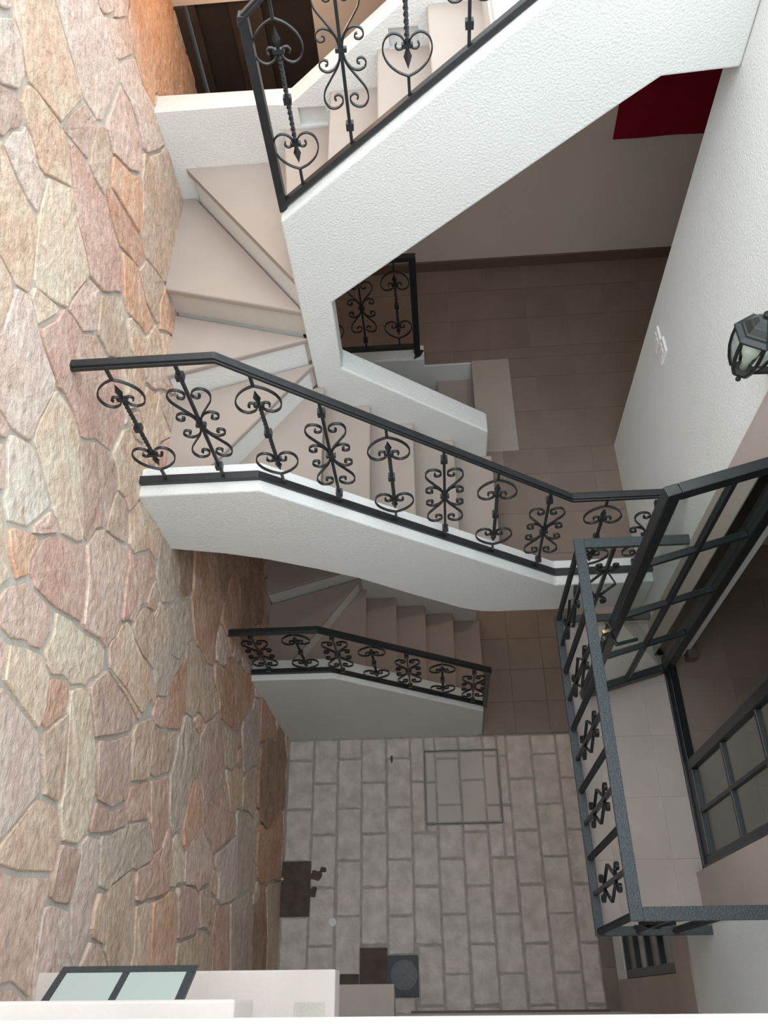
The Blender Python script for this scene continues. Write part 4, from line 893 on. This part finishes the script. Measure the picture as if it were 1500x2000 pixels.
r1 = empty('stair_railing', (0.39, 2.26, 0.74), 'black wrought iron railing on the lowest stair parapet, farthest from the viewer', 'railing', 'scrolled stair railings')
SL = 0.757
lz = lambda x: 1.735 if x < -0.86 else 1.735-SL*(x+0.86)*1.045
tz_ = lambda x: lz(x)+0.83
grooved([(-1.50, 2.545), (-0.845, 2.545), (0.425, 1.595)], 2.255, 'handrail', r1)
rail([(-1.50, 1.74), (-0.86, 1.735), (0.385, 0.752)], 2.255, 0.042, 0.030, 'bottom_rail', r1)
MB().box(0.378, 0.418, 2.235, 2.275, 0.70, 1.61).build('post', M['iron'], r1, 0.003)
BH_full = BH
for i, x in enumerate([-1.347, -1.036, -0.763, -0.501, -0.241, 0.029, 0.288]):
    baluster(r1, 'BA'[i % 2], x, 2.255, lz(x)-0.03)

r2 = empty('stair_railing', (0, 2.305, 3.2), 'long black wrought iron railing across the middle on the upper stair front parapet', 'railing', 'scrolled stair railings')
mz = lambda x: 4.4536 if x < -0.874 else (4.4536-0.759*(x+0.874) if x < 0.759 else 3.2142)
grooved([(-1.50, mz(-1)+0.881), (-0.874, mz(-1)+0.881), (0.759, mz(1)+0.881), (XR, mz(1)+0.881)], 2.30, 'handrail', r2)
rail([(-1.50, mz(-1)), (-0.874, mz(-1)), (0.759, mz(1)), (XR, mz(1))], 2.30, 0.044, 0.032, 'bottom_rail', r2)
for i, x in enumerate([-1.352, -1.053, -0.754, -0.482, -0.196, 0.075, 0.354, 0.640, 0.954, 1.235]):
    baluster(r2, 'AB'[i % 2], x, 2.30, mz(x)+0.014)

r3 = empty('stair_railing', (-0.66, 3.38, 5.2), 'black wrought iron railing with tall newel post at the top of the picture', 'railing', 'scrolled stair railings')
uz = lambda x: 5.222+0.757*(x+0.68)
rail([(-0.66, uz(-0.66)+0.012), (0.755, uz(0.755)+0.012)], 3.38, 0.044, 0.034, 'bottom_rail', r3)
grooved([(-0.69, uz(-0.69)+0.90), (0.755, uz(0.755)+0.90)], 3.38, 'handrail', r3)
MB().box(-0.685, -0.645, 3.355, 3.405, uz(-0.68)-0.01, uz(-0.66)+0.91).build('post', M['iron'], r3, 0.003)
for i, x in enumerate([-0.548, -0.288, -0.012, 0.244, 0.510]):
    baluster(r3, 'AB'[i % 2], x, 3.38, uz(x)+0.03)

r4 = empty('landing_railing', (-0.055, 4.45, 2.96), 'black wrought iron guard rail with square end post on the first floor corridor edge', 'railing', 'scrolled stair railings')
rail([(-1.50, 3.925), (-0.035, 3.925)], 4.45, 0.045, 0.045, 'handrail', r4)
rail([(-1.50, 3.03), (-0.06, 3.03)], 4.45, 0.04, 0.035, 'bottom_rail', r4)
MB().box(-0.08, -0.03, 4.425, 4.475, 2.93, 3.945).build('post', M['iron'], r4, 0.003)
MB().quadbox([(-0.085,4.37,2.90),(-0.03,4.40,2.90),(0.0,4.46,2.90),(-0.06,4.47,2.90),(-0.085,4.37,2.972),(-0.03,4.40,2.972),(0.0,4.46,2.972),(-0.06,4.47,2.972)]).build('base_bracket', M['iron'], r4, 0.003)
for i, x in enumerate([-0.19, -0.455, -0.72, -0.985, -1.25]):
    baluster(r4, 'AB'[i % 2], x, 4.45, 3.05)

# ------------------------------------------------------------------ balcony
BX, BY0, BY1 = 0.785, 0.30, 2.085
bal = MB().box(0.80, XR+0.10, 0.30, 2.075, 2.79, 2.8965).build('floor_balcony', M['grout_pale'])
tag(bal, 'small balcony slab with pale tiles in front of the glazed door', 'floor', kind='structure')
tile_floor(bal, [0.80, 0.925, 1.248, 1.415], [0.30, 0.655, 0.987, 1.34, 1.67, 2.075], 2.9, M['cantera'])
br = empty('balcony_railing', (BX, 1.2, 2.95), 'blue-black iron balcony railing with twisted bars and diamond ornaments', 'railing')
ZB, ZT = 2.965, 3.965
def hbar(p, q, w, h, name): return MB().bar(p, q, w, h).build(name, M['iron_hammered'], br, 0.002)
hbar((BX, BY0-0.026, ZT), (BX, BY1+0.026, ZT), 0.055, 0.022, 'top_rail')
hbar((BX+0.0275, BY0, ZT), (XR, BY0, ZT), 0.055, 0.022, 'top_rail')
hbar((BX+0.0275, BY1, ZT), (XR, BY1, ZT), 0.055, 0.022, 'top_rail')
hbar((BX, BY0-0.0225, ZB), (BX, BY1+0.0225, ZB), 0.045, 0.030, 'bottom_rail')
hbar((BX+0.0225, BY0, ZB), (XR, BY0, ZB), 0.045, 0.030, 'bottom_rail')
hbar((BX+0.0225, BY1, ZB), (XR, BY1, ZB), 0.045, 0.030, 'bottom_rail')
TW = MB().twisted(ZB, ZT, 0.024, 11, 130).mesh('twisted_bar', M['iron'])
PL = MB().box(-.0095, .0095, -.0095, .0095, ZB, ZT).mesh('plain_bar', M['iron'])
dpath = catmull([(0.052, 0.235), (0.040, 0.222), (0.030, 0.235), (0.040, 0.255), (0.060, 0.245), (0.062, 0.215), (0.040, 0.185), (0.010, 0.165)], 4) + [(0.085, 0.0)] 
dpath = dpath + [(x, -z) for x, z in reversed(dpath[:-1])]
DIA = [MB().strip([(s*x, 3.46+z) for x, z in dpath], 0.016, 0.006).mesh('diamond_scroll', M['iron']) for s in (1, -1)]
def bbar(kind, x, y, rot):
    o = place('twisted_bar' if kind == 'T' else 'plain_bar', TW if kind == 'T' else PL, br, (x, y, 0))
    o.rotation_euler = (0, 0, rot)
    if kind == 'P':
        for m_ in DIA: place('diamond_scroll', m_, o, (0, 0, 0), True)
for i in range(11): bbar('TP'[i % 2], BX, BY1-(BY1-BY0)*i/10, math.pi/2)
for i, x in enumerate((0.98, 1.175)): bbar('PT'[i], x, BY0, 0); bbar('PT'[i], x, BY1, 0)

# ------------------------------------------------------------------ balcony door: cladding, frame, two leaves
tr = MB().box(XR-0.006, XR+0.05, DY1, 2.065, 2.9, 5.6).box(XR-0.006, XR+0.05, 0.33, DY0, 2.9, 5.6).box(XR-0.006, XR+0.05, DY0, DY1, DZ1, 5.6).build('trim_1', M['cantera'])
tag(tr, 'pinkish stone surround of the balcony door', 'trim', kind='structure')
ft = MB().box(1.40, 1.475, DY1-0.075, DY1-0.02, 2.9, DZ1).box(1.40, 1.475, DY0, DY0+0.03, 2.9, DZ1).box(1.40, 1.475, DY0, DY1, DZ1-0.05, DZ1).box(1.40, 1.475, DY0, DY1-0.02, 2.885, 2.925).box(1.425, 1.435, DY0, DY1-0.02, 2.92, 2.935).build('trim_2', M['frame'], None, 0.004)
tag(ft, 'black metal frame and threshold of the balcony door', 'door frame', kind='structure')
def door_leaf(name, label, hinge, direction, ztop, width, rows):
    """leaf standing from the hinge point along a horizontal direction"""
    z0 = 2.932
    d = empty(name, (hinge[0], hinge[1], z0), label, 'door', kind='structure')
    ux, uy = direction; nx, ny = -uy, ux
    def blk(u0, u1, za, zb, t): 
        h = t/2
        pts = []
        for z in (za, zb):
            for (u, s) in ((u0, -h), (u1, -h), (u1, h), (u0, h)):
                pts.append((hinge[0]+ux*u+nx*s, hinge[1]+uy*u+ny*s, z))
        return MB().quadbox(pts)
    S, B, T = 0.058, 0.075, 0.058
    blk(0, S, z0, ztop, 0.045).build('stile', M['frame'], d, 0.004)
    blk(width-S, width, z0, ztop, 0.045).build('stile', M['frame'], d, 0.004)
    blk(S, width-S, z0, z0+B, 0.045).build('bottom_panel_rail', M['frame'], d, 0.004)
    blk(S, width-S, ztop-T, ztop, 0.045).build('top_panel_rail', M['frame'], d, 0.004)
    hs = [z0+B+(ztop-T-z0-B)*i/rows for i in range(rows+1)]
    um = width/2
    blk(um-0.011, um+0.011, z0+B, ztop-T, 0.030).build('muntin', M['frame'], d, 0.003)
    for z in hs[1:-1]: blk(S, width-S, z-0.011, z+0.011, 0.032).build('muntin', M['frame'], d, 0.003)
    for i in range(rows):
        for (a, b) in ((S, um-0.011), (um+0.011, width-S)):
            blk(a, b, hs[i]+0.004, hs[i+1]-0.004, 0.004).build('pane', M['clear_glass'], d)
    return d, blk
hx, hy = 1.425, 1.742
dirv = Vector((0.865-hx, 1.585-hy)).normalized()
d1, blk = door_leaf('door_1', 'glazed black door leaf standing open over the balcony', (hx, hy), tuple(dirv), 5.26, 0.585, 4)
# lock and lever handle
def leafpt(u, n, z): return (hx+dirv.x*u-dirv.y*n, hy+dirv.y*u+dirv.x*n, z)
blk(0.535, 0.588, 3.80, 4.02, 0.050).build('lock_plate', M['frame'], d1, 0.004)
for s in (1, -1):
    hd = MB().bar(leafpt(0.555, 0.02*s, 3.90), leafpt(0.555, 0.065*s, 3.90), 0.016, 0.016).bar(leafpt(0.562, 0.062*s, 3.90), leafpt(0.44, 0.066*s, 3.895), 0.016, 0.020).build('lever_handle', M['frame'], d1, 0.004)
MB().bar(leafpt(0.585, -0.008, 3.93), leafpt(0.605, -0.008, 3.93), 0.016, 0.02).build('latch_bolt', M['brass'], d1)
MB().bar(leafpt(0.585, 0.0, 3.84), leafpt(0.592, 0.0, 3.84), 0.020, 0.05).build('strike_plate', M['chrome'], d1)
d2, blk2 = door_leaf('door_2', 'glazed black door leaf standing shut beside the open one', (1.438, 0.60), (0.0, 1.0), 5.26, 0.575, 4)
fr_ = MB().box(XR+0.10, 4.2, -0.4, 2.8, 2.70, 2.8965).build('floor_room', M['grout'])
tag(fr_, 'brown tiled floor of the room behind the balcony door', 'floor', kind='structure')
tile_floor(fr_, [1.48, 1.80, 2.12, 2.44, 2.76], [0.05, 0.37, 0.70, 1.03, 1.36, 1.69, 2.02, 2.35], 2.9, M['tile'])
ib = MB().box(1.545, 1.605, 1.79, 1.86, 2.9, 2.985).build('baseboard_room', M['baseboard'], None, 0.003)
tag(ib, 'short brown skirting block at the inner door jamb', 'baseboard', kind='structure')

# ------------------------------------------------------------------ ground floor window under the balcony
tr3 = MB().box(XR-0.012, XR+0.01, -0.095, 0.125, 0, 2.44).box(XR-0.012, XR+0.01, 0.125, 1.45, 2.08, 2.44).build('trim_3', M['cantera'])
tag(tr3, 'brownish stone surround of the ground floor window under the balcony', 'trim', kind='structure')
tr4 = MB().box(XR-0.015, XR+0.18, 0.125, 1.45, 0.10, 0.435).build('trim_4', M['plaster'], None, 0.005)
tag(tr4, 'white sill wall below the ground floor window', 'trim', kind='structure')
w2 = empty('window_2', (XR, 0.13, 0.44), 'black framed ground floor window half hidden under the balcony', 'window', kind='structure')
for z in (0.455, 0.85, 1.25, 1.65, 2.06): MB().box(XR-0.004, XR+0.04, 0.13, 1.45, z-0.022, z+0.022).build('window_bar', M['frame'], w2, 0.003)
MB().box(XR-0.006, XR+0.042, 0.128, 0.185, 0.44, 2.08).build('stile', M['frame'], w2, 0.003)
MB().box(XR-0.006, XR+0.042, 0.80, 0.85, 0.44, 2.08).build('stile', M['frame'], w2, 0.003)
for z in (0.455, 0.85, 1.25, 1.65): MB().box(XR+0.016, XR+0.022, 0.185, 0.80, z+0.022, z+0.373).build('pane', M['clear_glass'], w2)

# ------------------------------------------------------------------ window sills and awning window below the viewer
t5 = MB().box(-1.50, -0.413, -0.095, 0.095, 4.42, 4.55).build('trim_5', M['cantera_pale'], None, 0.006)
tag(t5, 'pale projecting stone sill at the bottom left beneath the tilted window', 'sill', kind='structure')
t6 = MB().box(-1.50, -0.413, -0.095, 0.004, 5.88, 6.05).build('trim_6', M['cantera_pale'], None, 0.006)
tag(t6, 'white stone lintel over the tilted window at the lower left edge', 'lintel', kind='structure')
t7 = MB().box(-1.50, -0.391, -0.095, 0.092, 1.48, 1.60).build('trim_7', M['cantera'], None, 0.006)
tag(t7, 'lower stone sill beside the floor drain', 'sill', kind='structure')
MB().box(-0.555, -0.45, -0.05, -0.005, 4.552, 4.553).build('cement_patch', M['mortar'], t5)
t8 = MB().box(-1.5, 1.6, -0.42, -0.022, 6.30, 6.40).build('trim_8', M['plaster'], None, 0.008)
tag(t8, 'white coping along the very bottom edge of the view', 'coping', kind='structure')
w1 = empty('window_1', (-1.0, -0.07, 5.25), 'tilted out window with two frosted panes in a dark frame, lower left', 'window', kind='structure')
ya, za, yb, zb = 0.098, 5.0, -0.085, 5.235
def slope_box(x0, x1, t0, t1, th, name, m_):
    p = lambda t: (ya+(yb-ya)*t, za+(zb-za)*t)
    (y0, z0), (y1, z1) = p(t0), p(t1)
    return MB().quadbox([(x0,y0,z0-th),(x1,y0,z0-th),(x1,y1,z1-th),(x0,y1,z1-th),(x0,y0,z0),(x1,y0,z0),(x1,y1,z1),(x0,y1,z1)]).build(name, m_, w1, 0.002)
slope_box(-1.215, -0.790, 0.0, 0.10, 0.03, 'frame_rail', M['iron_hammered'])
for x in (-1.215, -1.013, -0.813): slope_box(x, x+0.024, 0.10, 1.0, 0.03, 'frame_stile', M['iron_hammered'])
slope_box(-1.19, -1.012, 0.10, 1.0, 0.008, 'pane', M['frosted']); slope_box(-0.99, -0.812, 0.10, 1.0, 0.008, 'pane', M['frosted'])

# ------------------------------------------------------------------ first floor corridor: dark door, cloth, lamp
d3 = empty('door_3', (-1.06, YW, 2.9), 'dark wooden sliding door behind the stair parapet at the upper left', 'door', kind='structure')
MB().box(-1.52, -1.44, YW-0.02, YW+0.12, 2.9, 5.21).build('frame_post', M['wood_dark'], d3, 0.004)
MB().box(-1.42, -1.37, YW+0.01, YW+0.12, 2.9, 5.21).build('frame_post', M['wood_dark'], d3, 0.004)
MB().box(-1.37, -1.16, YW+0.05, YW+0.12, 2.9, 5.21).build('panel', M['dark_panel'], d3)
MB().box(-1.16, -0.95, YW+0.03, YW+0.12, 2.9, 5.21).build('panel', M['wood_dark'], d3)
MB().box(-0.95, -0.62, YW+0.06, YW+0.12, 2.9, 5.21).build('panel', M['dark_panel'], d3)
cl = empty('wall_cloth', (1.8, YW-0.01, 4.05), 'dark red cloth with a navy top edge hanging on the corridor wall', 'cloth')
def sheet(x0, x1, z0, z1, name, m_, nx=24):
    b = MB()
    for i in range(nx+1):
        t = i/nx; x = x0+(x1-x0)*t; y = YW-0.014-0.006*math.sin(t*9.0)*math.sin(t*3.1)
        b.v += [(x, y, z0), (x, y, z1), (x, y+0.006, z1), (x, y+0.006, z0)]
    for i in range(nx):
        o = 4*i
        for k in range(4): b.f.append((o+k, o+(k+1) % 4, o+4+(k+1) % 4, o+4+k))
    b.f += [(3, 2, 1, 0), (4*nx, 4*nx+1, 4*nx+2, 4*nx+3)]
    return b.build(name, m_, cl, smooth=False)
sheet(1.468, 2.30, 4.05, 4.535, 'panel', M['red_cloth'])
sheet(1.468, 2.30, 4.535, 4.56, 'hem', M['navy'])
gm = bpy.data.materials.new('warm_bulb_glow'); gm.use_nodes = True
gb = gm.node_tree.nodes['Principled BSDF']; gb.inputs['Emission Color'].default_value = (1, 0.66, 0.36, 1); gb.inputs['Emission Strength'].default_value = 3.0
def ceiling_lamp(x, y, z, energy, color, label):
    lo = empty('ceiling_lamp', (x, y, z), label, 'lamp', 'corridor ceiling lamps')
    MB().lathe([(0.07, -0.02), (0.07, 0.0)], 20, x, y, z).build('base', M['plastic'], lo)
    MB().lathe([(0.02, -0.02), (0.05, -0.05), (0.05, -0.08), (0.02, -0.11)], 16, x, y, z).build('bulb', gm, lo, smooth=True)
    pl = bpy.data.lights.new('warm_light', 'POINT'); pl.energy = energy; pl.color = color; pl.shadow_soft_size = 0.05
    po = bpy.data.objects.new('lamp_light', pl); COL.objects.link(po); po.location = (x, y, z-0.17); attach(po, lo)
ceiling_lamp(-0.95, 5.0, 5.80, 2.3, (1.0, 0.66, 0.40), 'small warm ceiling lamp in the corridor above the dark door')
ceiling_lamp(-0.55, 4.95, 2.76, 6.0, (1.0, 0.72, 0.48), 'small warm ceiling lamp in the ground passage behind the lowest stairs')
ceiling_lamp(0.95, 4.10, 2.76, 5.0, (1.0, 0.88, 0.76), 'unseen ceiling lamp added to brighten the foot of the lowest stairs')  # lamp added out of view to lift the dim lowest stairs

# ------------------------------------------------------------------ light switches on the right wall
for (yc, zc, lab) in ((3.285, 4.215, 'white light switch plate farther from the lantern'), (3.165, 4.255, 'white light switch plate nearer to the lantern')):
    s_ = empty('light_switch', (XR, yc, zc), lab, 'switch', 'switches on the right wall')
    MB().box(XR-0.012, XR+0.001, yc-0.055, yc+0.055, zc-0.06, zc+0.06).build('plate', M['plastic'], s_, 0.003)
    for k in (-1, 1):
        MB().quadbox([(XR-0.013, yc+k*0.022-0.016, zc-0.03), (XR-0.008, yc+k*0.022-0.016, zc-0.03), (XR-0.008, yc+k*0.022+0.016, zc-0.03), (XR-0.013, yc+k*0.022+0.016, zc-0.03),
                      (XR-0.016, yc+k*0.022-0.016, zc+0.03), (XR-0.008, yc+k*0.022-0.016, zc+0.03), (XR-0.008, yc+k*0.022+0.016, zc+0.03), (XR-0.016, yc+k*0.022+0.016, zc+0.03)]).build('rocker', M['plastic'], s_, 0.002)

# ------------------------------------------------------------------ wall lantern
LX, LY, LZ = 1.215, 2.055, 5.362
ln = empty('wall_lantern', (LX, LY, LZ), 'black hexagonal glass lantern on the right wall', 'lantern')
R6 = math.pi/6
MB().lathe([(0.084, 0.196), (0.092, 0.200), (0.092, 0.208), (0.088, 0.211), (0.072, 0.220), (0.068, 0.228), (0.062, 0.232), (0.046, 0.252), (0.040, 0.257), (0.024, 0.272), (0.012, 0.278), (0.012, 0.284)], 6, LX, LY, LZ, R6).build('roof', M['frame'], ln, 0.002)
MB().lathe([(0.006, 0.282), (0.013, 0.288), (0.014, 0.296), (0.008, 0.304), (0.003, 0.312)], 12, LX, LY, LZ).build('finial', M['frame'], ln)
MB().lathe([(0.034, -0.010), (0.044, 0.0), (0.044, 0.010), (0.030, 0.012)], 6, LX, LY, LZ, R6).build('base', M['frame'], ln, 0.002)
MB().lathe([(0.004, -0.062), (0.010, -0.055), (0.010, -0.047), (0.005, -0.040), (0.006, -0.026), (0.012, -0.020), (0.020, -0.010)], 12, LX, LY, LZ).build('pendant', M['frame'], ln)
PR = [(0.044, 0.008), (0.064, 0.050), (0.078, 0.105), (0.083, 0.155), (0.082, 0.200)]
for k in range(6):
    a0 = R6+k*math.pi/3; a1 = a0+math.pi/3
    g = MB()
    for i in range(len(PR)-1):
        for (a, b) in ((PR[i], PR[i+1]),):
            q = []
            for off in (0.0, -0.003):
                q += [(LX+(a[0]+off)*math.cos(a0), LY+(a[0]+off)*math.sin(a0), LZ+a[1]), (LX+(a[0]+off)*math.cos(a1), LY+(a[0]+off)*math.sin(a1), LZ+a[1]),
                      (LX+(b[0]+off)*math.cos(a1), LY+(b[0]+off)*math.sin(a1), LZ+b[1]), (LX+(b[0]+off)*math.cos(a0), LY+(b[0]+off)*math.sin(a0), LZ+b[1])]
            g.quadbox(q)
    g.build('pane', M['lamp_glass'], ln)
    r = MB()
    for i in range(len(PR)-1):
        a, b = PR[i], PR[i+1]
        r.bar((LX+a[0]*math.cos(a0), LY+a[0]*math.sin(a0), LZ+a[1]), (LX+b[0]*math.cos(a0), LY+b[0]*math.sin(a0), LZ+b[1]), 0.010, 0.010)
    r.build('corner_bar', M['frame'], ln)
MB().lathe([(0.014, 0.01), (0.014, 0.06), (0.030, 0.095), (0.034, 0.125), (0.022, 0.155), (0.006, 0.163)], 14, LX, LY, LZ).build('bulb', M['bulb'], ln, smooth=True)
MB().box(XR-0.018, XR+0.001, LY-0.055, LY+0.055, LZ-0.09, LZ+0.12).build('wall_plate', M['frame'], ln, 0.005)
arm = catmull([(0.0, -0.004), (0.05, -0.006), (0.10, -0.008), (0.155, -0.008)], 6)
ab = MB(); ab.strip(arm, 0.03, 0.016); ab.v = [(LX+x, LY+y, LZ+z) for x, y, z in ab.v]; ab.build('arm', M['frame'], ln, 0.003)
